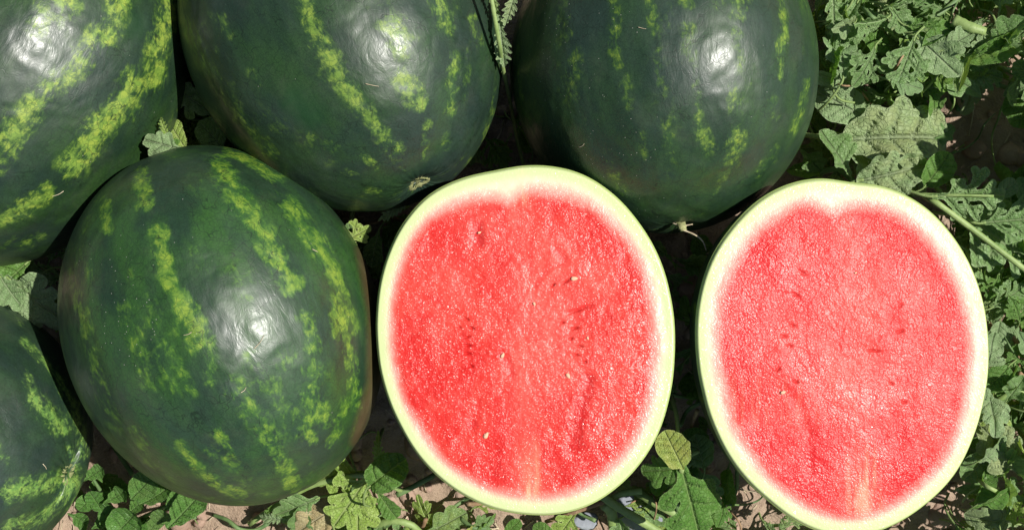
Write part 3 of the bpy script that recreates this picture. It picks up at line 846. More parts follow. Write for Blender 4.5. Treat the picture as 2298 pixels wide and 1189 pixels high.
# ------------------------------------------------------------------ leaves
def leaf_template(kind, seed):
    """blade in unit length along +Y, base at the origin; returns mesh data"""
    r = random.Random(seed)
    caps = []; veins = []
    if kind == 'lobed':
        w_ = r.uniform(.85, 1.15)
        caps.append(((0, 0), (0, .86), .035, .115 * w_)); veins.append(((0, 0), (0, .97)))
        for i, (y, L) in enumerate(((.16, .36), (.38, .40), (.62, .25))):
            for s in (-1, 1):
                L_ = L * r.uniform(.8, 1.15) * w_; a = math.radians(r.uniform(44, 60))
                y_ = y + r.uniform(-.03, .03)
                e = (s * math.sin(a) * L_, y_ + math.cos(a) * L_)
                caps.append(((0, y_), e, .04, r.uniform(.045, .080)))
                veins.append(((0, y_), (e[0] * 1.12, y_ + (e[1] - y_) * 1.12)))
                if i < 2:
                    for s2, f in ((-1, .55), (1, .62)):
                        if r.random() < .25: continue
                        m = (e[0] * f, y_ + (e[1] - y_) * f); a2 = a + s2 * math.radians(50)
                        L2 = L_ * r.uniform(.30, .42)
                        e2 = (m[0] + s * math.sin(a2) * L2, m[1] + math.cos(a2) * L2)
                        caps.append((m, e2, .032, r.uniform(.036, .055))); veins.append((m, e2))
    elif kind == 'sinuate':                              # few broad rounded lobes
        caps.append(((0, 0), (0, .80), .06, .18)); veins.append(((0, 0), (0, .96)))
        for y, L in ((.22, .30), (.48, .28)):
            for s in (-1, 1):
                a = math.radians(r.uniform(50, 66)); L_ = L * r.uniform(.8, 1.2)
                e = (s * math.sin(a) * L_, y + math.cos(a) * L_)
                caps.append(((0, y), e, .10, r.uniform(.09, .13))); veins.append(((0, y), (e[0] * 1.25, y + (e[1] - y) * 1.25)))
    elif kind == 'broad':                                # wide crinkled leaf, shallow lobes
        caps.append(((0, .12), (0, .76), .17, .22)); caps.append(((0, 0), (0, .2), .05, .1)); veins.append(((0, 0), (0, .97)))
        for y, L in ((.15, .22), (.38, .24), (.6, .16)):
            for s in (-1, 1):
                a = math.radians(r.uniform(55, 70)); L_ = L * r.uniform(.85, 1.2)
                e = (s * math.sin(a) * L_, y + math.cos(a) * L_)
                caps.append(((0, y), e, .13, .105)); veins.append(((0, y), (e[0] * 1.35, y + (e[1] - y) * 1.35)))
    elif kind == 'round':
        caps.append(((0, .36), (0, .56), .34, .37)); caps.append(((0, 0), (0, .3), .04, .2)); veins.append(((0, 0), (0, .9)))
        for y in (.2, .38, .56, .72):
            for s in (-1, 1):
                veins.append(((0, y), (s * .36, y + .2)))
    elif kind == 'oval':
        caps.append(((0, .34), (0, .66), .21, .29)); caps.append(((0, 0), (0, .3), .03, .12)); veins.append(((0, 0), (0, .92)))
        for y in (.15, .3, .45, .6, .75):
            for s in (-1, 1):
                veins.append(((0, y), (s * .27, y + .16)))
    elif kind == 'narrow':                               # long blade with toothed margin
        caps.append(((0, 0), (0, .93), .05, .04)); veins.append(((0, 0), (0, .97)))
        for i in range(6):
            y = .1 + i * .14
            for s in (-1, 1):
                L = .20 * math.sin(math.pi * (.18 + .66 * (i / 5))) * r.uniform(.8, 1.2); a = math.radians(48)
                e = (s * math.sin(a) * L, y + math.cos(a) * L)
                caps.append(((0, y), e, .06, .022)); veins.append(((0, y), e))
    n = 46
    x0, x1, y0, y1 = -.62, .62, -.06, 1.08
    h = (y1 - y0) / n
    nx = int((x1 - x0) / h)
    gx = x0 + np.arange(nx + 1) * h; gy = y0 + np.arange(n + 1) * h
    X, Y = np.meshgrid(gx, gy, indexing='ij')
    P = np.stack([X.ravel(), Y.ravel()], 1)
    wx = (fbm(P[:, 0] * 4 + seed, P[:, 1] * 4, seed, 2) - .5) * .10
    wy = (fbm(P[:, 0] * 4 + seed + 50, P[:, 1] * 4, seed + 1, 2) - .5) * .10
    damp = sstep(0, .3, P[:, 1])
    Q = P + np.stack([wx * damp, wy * damp], 1)
    D = None
    for a, b, ra, rb in caps:
        d, t = seg_dist(Q, a, b)
        d = d - (ra + (rb - ra) * t)
        if D is None: D = d
        else:
            k = .022
            hh = np.clip(.5 + .5 * (D - d) / k, 0, 1)
            D = D * (1 - hh) + d * hh - k * hh * (1 - hh)
    D = D + (fbm(P[:, 0] * 16 + 3, P[:, 1] * 16, seed + 2, 2) - .5) * (.022 if kind in ('lobed', 'sinuate', 'broad', 'narrow') else .008)
    D = D.reshape(X.shape)
    verts = []; vid = {}; faces = []
    def corner(i, j):
        key = (i, j)
        if key not in vid: vid[key] = len(verts); verts.append((gx[i], gy[j]))
        return vid[key]
    def cut(i, j, i2, j2):
        key = (i, j, i2, j2) if (i, j) < (i2, j2) else (i2, j2, i, j)
        if key not in vid:
            i_, j_, k_, l_ = key
            a, b = D[i_, j_], D[k_, l_]
            t = min(max(a / (a - b), .05), .95)
            vid[key] = len(verts); verts.append((gx[i_] + (gx[k_] - gx[i_]) * t, gy[j_] + (gy[l_] - gy[j_]) * t))
        return vid[key]
    for i in range(nx):
        for j in range(n):
            cs = [(i, j), (i + 1, j), (i + 1, j + 1), (i, j + 1)]
            ins = [D[c] < 0 for c in cs]
            if not any(ins): continue
            poly = []
            for k in range(4):
                c0, c1 = cs[k], cs[(k + 1) % 4]
                if ins[k]: poly.append(corner(*c0))
                if ins[k] != ins[(k + 1) % 4]: poly.append(cut(*c0, *c1))
            if len(poly) >= 3: faces.append(tuple(poly))
    V2 = np.array(verts)
    # vein distances
    dv = np.full(len(V2), 9.); dv2 = np.full(len(V2), 9.)
    for k, (a, b) in enumerate(veins):
        d, t = seg_dist(V2, a, b)
        wv = (.016 if k == 0 else .009) * (1.2 - .7 * t)
        dv = np.minimum(dv, d / wv)
    A = np.array([v[0] for v in veins]); B = np.array([v[1] for v in veins])
    near = np.full(len(V2), 9.); along = np.zeros(len(V2))
    for k, (a, b) in enumerate(veins):
        d, t = seg_dist(V2, a, b)
        L = math.dist(a, b); m = d < near
        near[m] = d[m]; along[m] = t[m] * L + .55 * d[m] + k * .0
    sec = np.abs(((along / .075) % 1) - .5) * 2          # 1 at the secondary veins
    vein = np.clip(1 - dv * .75, 0, 1)
    vein2 = sstep(.78, 1.0, sec) * sstep(.0, .03, near)
    # border distance by sampling D
    ii = np.clip(((V2[:, 0] - x0) / h).round().astype(int), 0, nx); jj = np.clip(((V2[:, 1] - y0) / h).round().astype(int), 0, n)
    rim = sstep(-.022, -.002, D[ii, jj])
    return V2, faces, dict(vein=vein, vein2=vein2, rim=rim), near, sec

_LC = {}
def leaf_mesh(kind, seed, mat, fold=.25, curl=.35, wave=.05, quilt=.012, cup=0.0, name='leaf'):
    key = (kind, seed)
    if key not in _LC: _LC[key] = leaf_template(kind, seed)
    V2, faces, at, near, sec = _LC[key]
    x, y = V2[:, 0], V2[:, 1]
    x0_ = x
    z = fold * np.abs(x) ** 1.15 - curl * (y - .15) ** 2 * np.sign(1) + cup * (x * x + (y - .5) ** 2)
    z = z + wave * (fbm(x * 3 + seed * 3, y * 3 + 7, seed + 40, 2) - .5) * 4 * sstep(.02, .3, np.abs(x) + .2 * y)
    z = z + wave * .55 * np.sin(y * 10 + x * 5 + seed) * sstep(.08, .35, np.abs(x))
    z = z + .75 * quilt * (1 - sec ** 2) * sstep(0, .05, near) * 1.6 - quilt * .8 * at['vein']
    # the tip and side lobes roll down or up
    rl = np.random.default_rng(seed)
    z = z + rl.uniform(-.9, .5) * np.clip(np.abs(x) - .16, 0, 1) ** 1.4 + rl.uniform(-.25, .25) * x
    V = np.stack([x, y, z], 1)
    # bend the margins in so that the blade keeps its length when curled
    V[:, 0] *= (1 - .18 * min(abs(fold), 1.5) * np.abs(x))
    return mesh(name, V, faces, mat, True, at)

def petiole_mesh(seed, mat):
    r = random.Random(seed)
    s = r.uniform(-.25, .25)
    pts = [(0, .05, .004), (0, -.08, -.01), (s * .4, -.25, -.08), (s, -.45, -.28), (s * 1.3, -.55, -.6)]
    V, Fc = tube_data(pts, .020, .026, 6, .05, seed)
    hv, hf = hairs([pts[1], pts[2], pts[3]], .02, 40, r, .03)
    for i, v in enumerate(hv): pass
    b = len(V)
    # hairs are in leaf units here
    V = V + hv; Fc = Fc + [tuple(i + b for i in f) for f in hf]
    return mesh('petiole', V, Fc, mat)

PET = [petiole_mesh(i, M_STEM) for i in range(5)]
def add_leaf(parent, me, p, ln, ang, pitch=0, roll=0, pet=True, check=True):
    """p world point of the leaf base, ang = direction of the tip in the picture plane"""
    R = Matrix.Rotation(math.radians(ang - 90), 4, 'Z') @ Matrix.Rotation(math.radians(pitch), 4, 'X') @ Matrix.Rotation(math.radians(roll), 4, 'Y')
    Mx = Matrix.Translation(Vector(p)) @ R @ Matrix.Diagonal((ln, ln, ln, 1))
    if check:
        n = len(me.vertices)
        idx = range(0, n, max(1, n // 60))
        P = np.array([tuple(Mx @ me.vertices[i].co) for i in idx])
        if inside(P, .0).sum() > 0: return None
        gz = ground_z(P[:, 0], P[:, 1])
        if (P[:, 2] < gz - .002).mean() > .25: return None
    o = bpy.data.objects.new('leaf', me)
    COL.objects.link(o); o.parent = parent
    o.matrix_local = Matrix.Translation(-parent.location) @ Mx
    if pet:
        q = bpy.data.objects.new('petiole', random.choice(PET)); COL.objects.link(q); q.parent = o
    return o

def hero(parent, me, base, tip, z, dz=0.0, roll=0, pet=True, check=False):
    """leaf laid from picture point base to picture point tip"""
    a = W(*base, z); b = W(*tip, z + dz)
    d = b - a
    ang = math.degrees(math.atan2(d.y, d.x)); hor = math.hypot(d.x, d.y)
    pitch = math.degrees(math.atan2(d.z, hor))
    return add_leaf(parent, me, a, d.length, ang, pitch, roll, pet, check)

# shared blades
POOL = {}
for i in range(7):
    POOL.setdefault('grey', []).append(leaf_mesh('lobed', 100 + i, M_LEAF, random.uniform(.0, .9), random.uniform(-.2, 1.1), .08, .014))
for i in range(4):
    POOL['grey'].append(leaf_mesh('sinuate', 120 + i, M_LEAF, random.uniform(.1, 1.1), random.uniform(-.2, 1.2), .09, .016))
for i in range(4):
    POOL.setdefault('fresh', []).append(leaf_mesh('lobed', 140 + i, M_LEAFG, random.uniform(.1, .5), random.uniform(.1, .6), .05, .012))
for i in range(3):
    POOL['fresh'].append(leaf_mesh('round', 150 + i, M_LEAFG, random.uniform(.1, .5), random.uniform(.1, .6), .05, .016))
for i in range(3):
    POOL.setdefault('pale', []).append(leaf_mesh('sinuate', 160 + i, M_LEAFP, random.uniform(.2, .7), random.uniform(.2, .8), .07, .016))
for i in range(3):
    POOL.setdefault('yellow', []).append(leaf_mesh('lobed', 170 + i, M_LEAFY, random.uniform(.1, .4), random.uniform(.1, .5), .05, .01))
for i in range(6):
    POOL.setdefault('weed', []).append(leaf_mesh('round' if i % 2 else 'oval', 180 + i, M_WEED, random.uniform(.5, 1.1), random.uniform(.8, 2.2), .04, .014))
for i in range(6):
    POOL.setdefault('curl', []).append(leaf_mesh('lobed' if i % 2 else 'oval', 210 + i + 300, M_LEAF if i % 3 else M_LEAFG, random.uniform(.6, 1.4), random.uniform(.8, 2.0) * random.choice((-.6, 1)), .08, .014, random.uniform(-.4, .9)))
for i in range(2):
    POOL.setdefault('dry', []).append(leaf_mesh('sinuate', 190 + i, M_LEAFD, random.uniform(.4, .9), random.uniform(.4, 1.0), .12, .02))

def fill(parent, box, count, pools, z0, z1, lmin, lmax, keep=None, tilt=35):
    x0, x1, y0, y1 = box
    got = 0; tries = 0
    while got < count and tries < count * 12:
        tries += 1
        px = random.uniform(x0, x1); py = random.uniform(y0, y1)
        if keep and not keep(px, py): continue
        z = random.uniform(z0, z1)
        me = random.choice(POOL[random.choice(pools)])
        ln = random.uniform(lmin, lmax) / 2750.0
        o = add_leaf(parent, me, W(px, py, z), ln, random.uniform(0, 360), random.uniform(-10, 40), random.gauss(0, tilt))
        if o: got += 1
    return got

def vine(label, at, group='watermelon vines'):
    o = empty('watermelon_vine', W(at[0], at[1], 0))
    return tag(o, label, 'vine', group)

# --- vine above the right half, upper right
v1 = vine('sprawling watermelon vine with crinkled dusty leaves behind the top of the right half', (2000, 380))
hero(v1, leaf_mesh('broad', 201, M_LEAFP, .35, .25, .07, .03), (1900, 312), (2150, 300), .085, .004, -6)
hero(v1, leaf_mesh('broad', 202, M_LEAFP, .45, .3, .10, .035), (1930, 405), (2095, 372), .098, .008, 8)
hero(v1, leaf_mesh('round', 203, M_LEAFG, .15, .2, .03, .02), (2075, 418), (2140, 338), .095, .01, 12)
hero(v1, leaf_mesh('sinuate', 204, M_LEAF, .2, .3, .05, .015), (2075, 320), (2148, 282), .075, .0, 0)
hero(v1, leaf_mesh('sinuate', 205, M_LEAF, .5, .3, .06, .02), (1905, 390), (1853, 288), .09, .01, 20)
hero(v1, leaf_mesh('round', 206, M_LEAFP, .08, .15, .03, .014), (1938, 262), (1828, 200), .085, .0, -4)
hero(v1, leaf_mesh('lobed', 207, M_LEAF, .3, .3, .05, .02), (1990, 215), (1890, 230), .075, .0, 8)
hero(v1, leaf_mesh('oval', 208, M_LEAF, .9, .3, .03, .012), (1876, 180), (1850, 108), .085, .01, 0)
hero(v1, leaf_mesh('round', 209, M_LEAF, .2, .3, .03, .015), (2075, 268), (2108, 240), .07, .01, 0)
hero(v1, leaf_mesh('sinuate', 210, M_LEAFP, .4, .2, .08, .02), (1990, 415), (1900, 300), .08, .0, 14)
hero(v1, leaf_mesh('lobed', 211, M_LEAFP, .3, .3, .08, .02), (1880, 300), (1960, 340), .074, .0, 0)
hero(v1, leaf_mesh('sinuate', 212, M_LEAF, .3, .3, .05, .015), (1800, 340), (1850, 395), .05, .0, 10)
hero(v1, leaf_mesh('sinuate', 213, M_LEAF, .3, .3, .05, .015), (2010, 405), (2060, 425), .06, .0, 0)
stem(v1, [W(1780, 420, .03), W(1870, 380, .05), W(1930, 420, .055), W(2000, 470, .03)], .0028, .0024, M_STEMD, seedv=2)
stem(v1, [W(1990, 200, .07), W(2000, 235, .075), W(2035, 262, .07), W(2060, 300, .05)], .0022, .0018, hair=50, seedv=3)

# --- vine with long lobed leaves on the right
v2 = vine('vine with long deeply lobed leaves and a pale straight stem beside the right half', (2230, 520))
hero(v2, leaf_mesh('lobed', 221, M_LEAF, .12, .12, .03, .02), (2095, 440), (2268, 438), .11, .006, 4)
hero(v2, leaf_mesh('lobed', 222, M_LEAF, .15, .15, .03, .02), (2205, 500), (2345, 488), .105, .0, 0)
hero(v2, leaf_mesh('lobed', 223, M_LEAF, .12, .1, .03, .02), (2150, 470), (2345, 610), .085, .0, -4)
hero(v2, leaf_mesh('oval', 224, M_LEAF, .7, .3, .04, .012), (2165, 560), (2245, 640), .08, -.01, 0)
hero(v2, leaf_mesh('round', 225, M_LEAFP, .3, .3, .04, .015), (2240, 435), (2290, 405), .09, .0, 0)
hero(v2, leaf_mesh('sinuate', 226, M_LEAF, .3, .3, .05, .015), (2290, 470), (2330, 380), .08, .0, 0)
stem(v2, [W(2075, 440, .098), W(2105, 458, .108), W(2200, 528, .104), W(2300, 605, .10), W(2400, 680, .07)], .0026, .0022, hair=60, seedv=5)
stem(v2, [W(2060, 436, .10), W(2140, 438, .112), W(2230, 440, .118)], .0014, .0010, seedv=6)

# --- top right corner
v3 = vine('dense vine with small lobed leaves and a hairy fruitlet in the upper right corner', (2120, 80))
hero(v3, leaf_mesh('lobed', 231, M_LEAF, .15, .15, .03, .016), (2052, 88), (2010, 200), .12, .0, 6)
hero(v3, leaf_mesh('narrow', 232, M_LEAF, .15, .2, .03, .012), (1868, -25), (1876, 112), .115, .0, 0)
hero(v3, leaf_mesh('sinuate', 233, M_LEAF, .2, .2, .05, .016), (2000, 20), (2052, 85), .11, .0, 0)
hero(v3, leaf_mesh('oval', 234, M_LEAFG, .3, .3, .03, .016), (2080, 150), (2140, 200), .10, .0, 0)
hero(v3, leaf_mesh('oval', 235, M_LEAF, .3, .3, .03, .016), (2062, 70), (2125, 50), .115, .0, 0)
hero(v3, leaf_mesh('sinuate', 236, M_LEAF, .3, .3, .04, .016), (2150, 140), (2225, 130), .10, .0, 0)
hero(v3, leaf_mesh('narrow', 237, M_LEAF, .2, .3, .04, .016), (2000, 75), (1950, 15), .10, .0, 0)
hero(v3, leaf_mesh('lobed', 238, M_LEAF, .2, .3, .04, .016), (2160, 155), (2262, 175), .09, .0, 0)
hero(v3, leaf_mesh('round', 239, M_LEAF, .2, .3, .04, .016), (2320, 190), (2282, 130), .10, .0, 0)
stem(v3, [W(1880, 190, .05), W(1950, 160, .075), W(2060, 150, .09), W(2140, 148, .09), W(2220, 150, .08)], .0022, .0018, M_STEMD, seedv=7)
stem(v3, [W(2020, -20, .09), W(2085, 40, .10), W(2160, -10, .10)], .0022, .002, M_STEMD, seedv=8)
stem(v3, [W(2140, 48, .115), W(2175, 62, .12), W(2210, 72, .12)], .0052, .0034, M_STEM, 'fruitlet', 90, seedv=9)
stem(v3, [W(2150, 95, .10), W(2185, 80, .11), W(2170, 125, .105), W(2145, 150, .10)], .0020, .0012, M_STEM, 'tendril', seedv=10)
soil_gap = lambda x, y: not ((2060 < x < 2330 and 205 < y < 420))
print('fill v3', fill(v3, (1850, 2420, -160, 195), 215, ['grey', 'grey', 'curl', 'fresh', 'pale'], .03, .12, 58, 118, soil_gap, 42))
def runners(v, box, n, z0, z1):
    for k in range(n):
        x = random.uniform(box[0], box[1]); y = random.uniform(box[2], box[3]); a = random.uniform(0, 6.3)
        pts = []
        for i in range(5):
            pts.append(W(x, y, random.uniform(z0, z1)))
            x += math.cos(a) * 34; y += math.sin(a) * 34; a += random.uniform(-.6, .6)
        if inside(np.array([tuple(p) for p in pts]), .03).any(): continue
        thick = random.random() < .35
        stem(v, pts, .0019 if thick else .0009, .0016 if thick else .0006, random.choice((M_STEM, M_STEMD, M_STEMD, M_DRY)), 'stem', 24 if thick else 0, seedv=500 + k)
runners(v3, (1860, 2300, 0, 200), 16, .05, .12)
runners(v1, (1860, 2290, 200, 430), 12, .012, .05)
print('fill v1', fill(v1, (1820, 2080, 170, 420), 38, ['grey', 'curl', 'pale', 'fresh'], .015, .06, 60, 110, soil_gap, 40))

# --- right edge strip
v4 = vine('tangle of watermelon leaves along the right edge beside the right half', (2260, 800))
hero(v4, leaf_mesh('sinuate', 241, M_LEAFG, .3, .3, .05, .016), (2215, 830), (2262, 900), .07, .0, 0)
hero(v4, leaf_mesh('round', 242, M_LEAF, .3, .3, .05, .016), (2225, 1010), (2165, 1085), .07, .0, 0)
hero(v4, leaf_mesh('sinuate', 243, M_LEAFP, .4, .3, .05, .016), (2280, 1175), (2170, 1160), .06, .0, 0)
hero(v4, leaf_mesh('sinuate', 244, M_LEAFP, .4, .3, .05, .016), (2290, 1060), (2205, 950), .075, .0, 0)
hero(v4, leaf_mesh('round', 245, M_LEAFP, .3, .3, .05, .016), (2245, 720), (2232, 775), .085, .0, 0)
hero(v4, leaf_mesh('lobed', 246, M_LEAF, .3, .3, .05, .016), (2225, 690), (2310, 640), .085, .0, 0)
stem(v4, [W(2195, 925, .04), W(2225, 905, .07), W(2265, 885, .08), W(2330, 870, .07)], .0024, .0022, M_STEM, hair=50, seedv=11)
print('fill v4', fill(v4, (2190, 2460, 560, 1280), 175, ['grey', 'grey', 'curl', 'curl', 'fresh', 'pale', 'yellow'], .02, .09, 55, 105, None, 42))
runners(v2, (2150, 2300, 480, 700), 8, .02, .08)
runners(v4, (2210, 2330, 700, 1180), 16, .03, .09)
print('fill v2', fill(v2, (2150, 2500, 380, 620), 55, ['grey', 'curl', 'fresh'], .01, .075, 60, 110, soil_gap, 42))

# --- bottom middle, between the whole melon and the left half
v5 = vine('vine with yellow-green lobed leaves between the brownish-flanked melon and the left half', (800, 1110))
hero(v5, leaf_mesh('lobed', 251, M_LEAFY, .10, .1, .03, .012), (830, 1062), (745, 1185), .055, .0, 0)
hero(v5, leaf_mesh('sinuate', 252, M_LEAFY, .15, .2, .04, .012), (815, 1062), (700, 1075), .05, .0, 6)
hero(v5, leaf_mesh('sinuate', 261, M_LEAFY, .1, .1, .03, .012), (805, 1085), (800, 1215), .052, .0, 4)
hero(v5, leaf_mesh('round', 253, M_LEAFG, .25, .4, .05, .035), (828, 1092), (908, 1026), .085, .01, -12)
hero(v5, leaf_mesh('narrow', 254, M_LEAFY, .6, .3, .05, .012), (850, 1050), (848, 975), .06, .01, 0)
hero(v5, leaf_mesh('oval', 255, M_LEAFG, .3, .2, .04, .02), (848, 1105), (892, 1168), .055, .0, 0)
hero(v5, leaf_mesh('sinuate', 256, M_LEAF, .15, .2, .04, .014), (712, 1118), (612, 1160), .045, .0, 0)
hero(v5, leaf_mesh('narrow', 257, M_LEAFP, .5, .3, .06, .014), (650, 1168), (575, 1160), .04, .0, 0)
hero(v5, leaf_mesh('sinuate', 258, M_LEAFD, .2, .3, .06, .016), (748, 1140), (655, 1200), .045, .0, 8)
hero(v5, leaf_mesh('narrow', 259, M_LEAFG, .2, .3, .05, .014), (610, 1135), (585, 1170), .035, .0, 0, False)
hero(v5, leaf_mesh('sinuate', 262, M_LEAF, .4, .2, .04, .014), (960, 1195), (1050, 1150), .03, .0, 0)
hero(v5, leaf_mesh('sinuate', 263, M_LEAF, .3, .2, .04, .014), (1060, 1180), (1110, 1165), .03, .0, 0)
hero(v5, leaf_mesh('oval', 264, M_LEAFG, .3, .2, .04, .014), (1130, 1200), (1170, 1165), .03, .0, 0)
stem(v5, [W(560, 1175, .015), W(640, 1120, .03), W(720, 1082, .045), W(830, 1066, .055), W(900, 1100, .04)], .0026, .0024, M_STEM, hair=80, seedv=12)
stem(v5, [W(840, 1178, .03), W(880, 1168, .04), W(925, 1178, .04), W(960, 1215, .03)], .0032, .003, M_STEM, hair=60, seedv=13)
stem(v5, [W(890, 1110, .03), W(930, 1090, .03), W(975, 1065, .025)], .0026, .0024, M_STEMD, hair=60, seedv=14)
runners(v5, (500, 1150, 1090, 1200), 12, .01, .035)
print('fill v5', fill(v5, (620, 1130, 1130, 1300), 26, ['yellow', 'fresh', 'grey', 'grey', 'dry'], .008, .035, 60, 105))

# --- bottom, between the two halves
v6 = vine('vine with a bright round-lobed leaf and thick pale stems between the two halves', (1480, 1120))
hero(v6, leaf_mesh('round', 271, M_LEAFY, .15, .15, .03, .014), (1532, 1050), (1490, 962), .142, .004, 4, False)
hero(v6, leaf_mesh('sinuate', 272, M_LEAFG, .15, .15, .03, .014), (1530, 1050), (1435, 1060), .135, -.015, 0, False)
hero(v6, leaf_mesh('sinuate', 273, M_LEAFG, .15, .15, .03, .012), (1528, 1045), (1575, 1215), .135, -.02, 0)
hero(v6, leaf_mesh('oval', 274, M_LEAFG, .15, .15, .03, .014), (1510, 1075), (1455, 1100), .065, .0, 0, False)
hero(v6, leaf_mesh('round', 275, M_LEAF, .15, .15, .03, .014), (1580, 1050), (1560, 970), .035, .0, 0)
hero(v6, leaf_mesh('sinuate', 276, M_LEAF, .15, .15, .03, .014), (1560, 1050), (1610, 1150), .03, .0, 0)
hero(v6, leaf_mesh('sinuate', 277, M_LEAF, .2, .2, .03, .014), (1370, 1070), (1420, 1105), .035, .0, 0)
hero(v6, leaf_mesh('sinuate', 278, M_LEAFY, .2, .2, .03, .014), (1290, 1150), (1245, 1215), .035, .0, 0)
hero(v6, leaf_mesh('round', 279, M_LEAFG, .2, .2, .03, .014), (1240, 1205), (1195, 1178), .035, .0, 0)
hero(v6, leaf_mesh('oval', 280, M_LEAF, .2, .2, .03, .014), (1500, 575), (1462, 545), .045, .0, 0)
stem(v6, [W(1345, 1108, .045), W(1400, 1145, .048), W(1455, 1178, .046), W(1530, 1225, .035)], .0040, .0036, M_STEM, hair=110, seedv=15)
stem(v6, [W(1530, 1050, .138), W(1522, 1075, .115), W(1500, 1110, .07), W(1478, 1132, .038)], .0022, .0026, M_STEM, hair=50, seedv=41)
stem(v6, [W(1368, 1118, .04), W(1400, 1106, .045), W(1440, 1101, .045)], .0030, .0032, M_STEM, hair=40, seedv=16)
stem(v6, [W(1420, 1096, .028), W(1465, 1125, .038), W(1505, 1146, .040), W(1560, 1170, .03)], .0040, .0036, M_STEM, hair=60, seedv=17)
stem(v6, [W(1355, 1130, .04), W(1372, 1150, .035), W(1378, 1200, .025)], .0052, .0046, M_STEM, hair=50, seedv=18)
stem(v6, [W(1225, 1170, .02), W(1290, 1148, .035), W(1358, 1124, .045)], .0018, .0022, M_DRY, 'dry_stem', seedv=19)
runners(v6, (1250, 1700, 1090, 1200), 10, .01, .04)
print('fill v6', fill(v6, (1380, 1740, 1080, 1300), 22, ['fresh', 'grey', 'grey', 'yellow'], .008, .035, 60, 110))
runners(v6, (1440, 1640, 540, 1080), 10, .012, .05)
print('fill v6b', fill(v6, (1440, 1640, 520, 1080), 26, ['fresh', 'grey'], .006, .03, 60, 110))
print('fill v6c', fill(v6, (1700, 2250, 1160, 1320), 30, ['fresh', 'grey'], .006, .06, 60, 120))

# --- left edge, between the whole melons
v7 = vine('pale crinkled watermelon leaves at the left edge between the whole melons', (60, 650))
hero(v7, leaf_mesh('sinuate', 291, M_LEAFP, .5, .5, .08, .035), (20, 625), (132, 730), .10, .01, 10)
hero(v7, leaf_mesh('sinuate', 292, M_LEAFG, .3, .3, .05, .03), (60, 590), (-40, 680), .095, .01, 0)
hero(v7, leaf_mesh('sinuate', 293, M_LEAFP, .4, .3, .05, .03), (0, 620), (50, 700), .105, .0, 0)
hero(v7, leaf_mesh('narrow', 294, M_LEAFG, .4, .3, .05, .02), (110, 700), (150, 760), .06, .0, 0)
print('fill v7', fill(v7, (-120, 150, 560, 760), 14, ['fresh', 'grey'], .006, .05, 60, 110))

# --- gap between upper left melon and top melon
v8 = vine('shaded watermelon leaves in the gap between the upper left melon and the top melon', (400, 260))
hero(v8, leaf_mesh('sinuate', 301, M_LEAFP, .2, .2, .04, .03), (405, 335), (318, 312), .15, .0, 0)
hero(v8, leaf_mesh('narrow', 302, M_LEAFY, .4, .2, .04, .03), (385, 325), (356, 262), .14, .0, 0)
hero(v8, leaf_mesh('round', 303, M_LEAFG, .15, .2, .04, .02), (490, 310), (430, 280), .05, .0, 0)
hero(v8, leaf_mesh('broad', 304, M_LEAFG, .15, .2, .04, .02), (390, 205), (470, 262), .05, .0, 0)
hero(v8, leaf_mesh('oval', 305, M_LEAFG, .2, .2, .04, .02), (385, 250), (412, 305), .055, .0, 0)
stem(v8, [W(375, 235, .06), W(410, 262, .055), W(470, 275, .05)], .0014, .0014, M_STEMD, seedv=21)
hero(v8, leaf_mesh('sinuate', 306, M_LEAFG, .2, .3, .04, .012), (400, 345), (352, 300), .125, .0, 0)
hero(v8, leaf_mesh('oval', 307, M_LEAFY, .2, .3, .04, .012), (420, 340), (372, 268), .10, .0, 0)
hero(v8, leaf_mesh('round', 308, M_LEAF, .2, .3, .04, .012), (500, 330), (440, 268), .09, .0, 0)
hero(v8, leaf_mesh('sinuate', 309, M_LEAF, .2, .3, .04, .012), (380, 190), (470, 250), .10, .0, 0)
print('fill v8', fill(v8, (320, 520, 120, 345), 26, ['fresh', 'grey', 'yellow'], .008, .04, 60, 100))

# --- gap between the two top melons
v9 = vine('thin watermelon vine shoot hanging in the gap between the two top melons', (1130, 150))
stem(v9, [W(1098, -30, .19), W(1112, 50, .18), W(1122, 110, .165), W(1128, 150, .14), W(1145, 230, .09), W(1160, 310, .05), W(1174, 368, .03)], .0017, .0015, M_STEM, hair=60, seedv=22)
hero(v9, leaf_mesh('narrow', 311, M_LEAFP, .5, .2, .03, .012), (1160, -25), (1132, 60), .17, .0, 0)
hero(v9, leaf_mesh('narrow', 312, M_LEAFP, .6, .2, .03, .012), (1120, 40), (1133, 158), .165, -.01, 0, False)
hero(v9, leaf_mesh('narrow', 313, M_LEAF, .4, .2, .03, .012), (1095, -30), (1120, 40), .165, .0, 0)
stem(v9, [W(1143, 130, .12), W(1148, 190, .09), W(1146, 240, .08)], .0008, .0008, M_STEMD, 'tendril', seedv=23)
print('fill v9', fill(v9, (1080, 1200, 240, 380), 8, ['fresh', 'grey'], .006, .03, 50, 90))

# --- gap under the top melon, beside the left half
v10 = vine('small pale lobed leaf and stems under the melon with the blossom scar', (820, 540))
hero(v10, leaf_mesh('lobed', 321, M_LEAFY, .15, .2, .04, .016), (762, 548), (832, 508), .125, .0, 0)
hero(v10, leaf_mesh('narrow', 322, M_LEAFP, .5, .3, .04, .016), (915, 452), (848, 497), .12, .0, 0)
hero(v10, leaf_mesh('sinuate', 324, M_LEAF, .2, .3, .04, .012), (800, 560), (780, 500), .10, .0, 0)
hero(v10, leaf_mesh('oval', 325, M_LEAF, .2, .3, .04, .012), (850, 520), (830, 600), .09, .0, 0)
hero(v10, leaf_mesh('broad', 323, M_LEAFG, .2, .3, .04, .016), (850, 620), (800, 560), .035, .0, 0)
stem(v10, [W(770, 560, .03), W(785, 520, .045), W(790, 480, .05), W(800, 440, .05)], .0022, .002, M_STEM, hair=40, seedv=24)
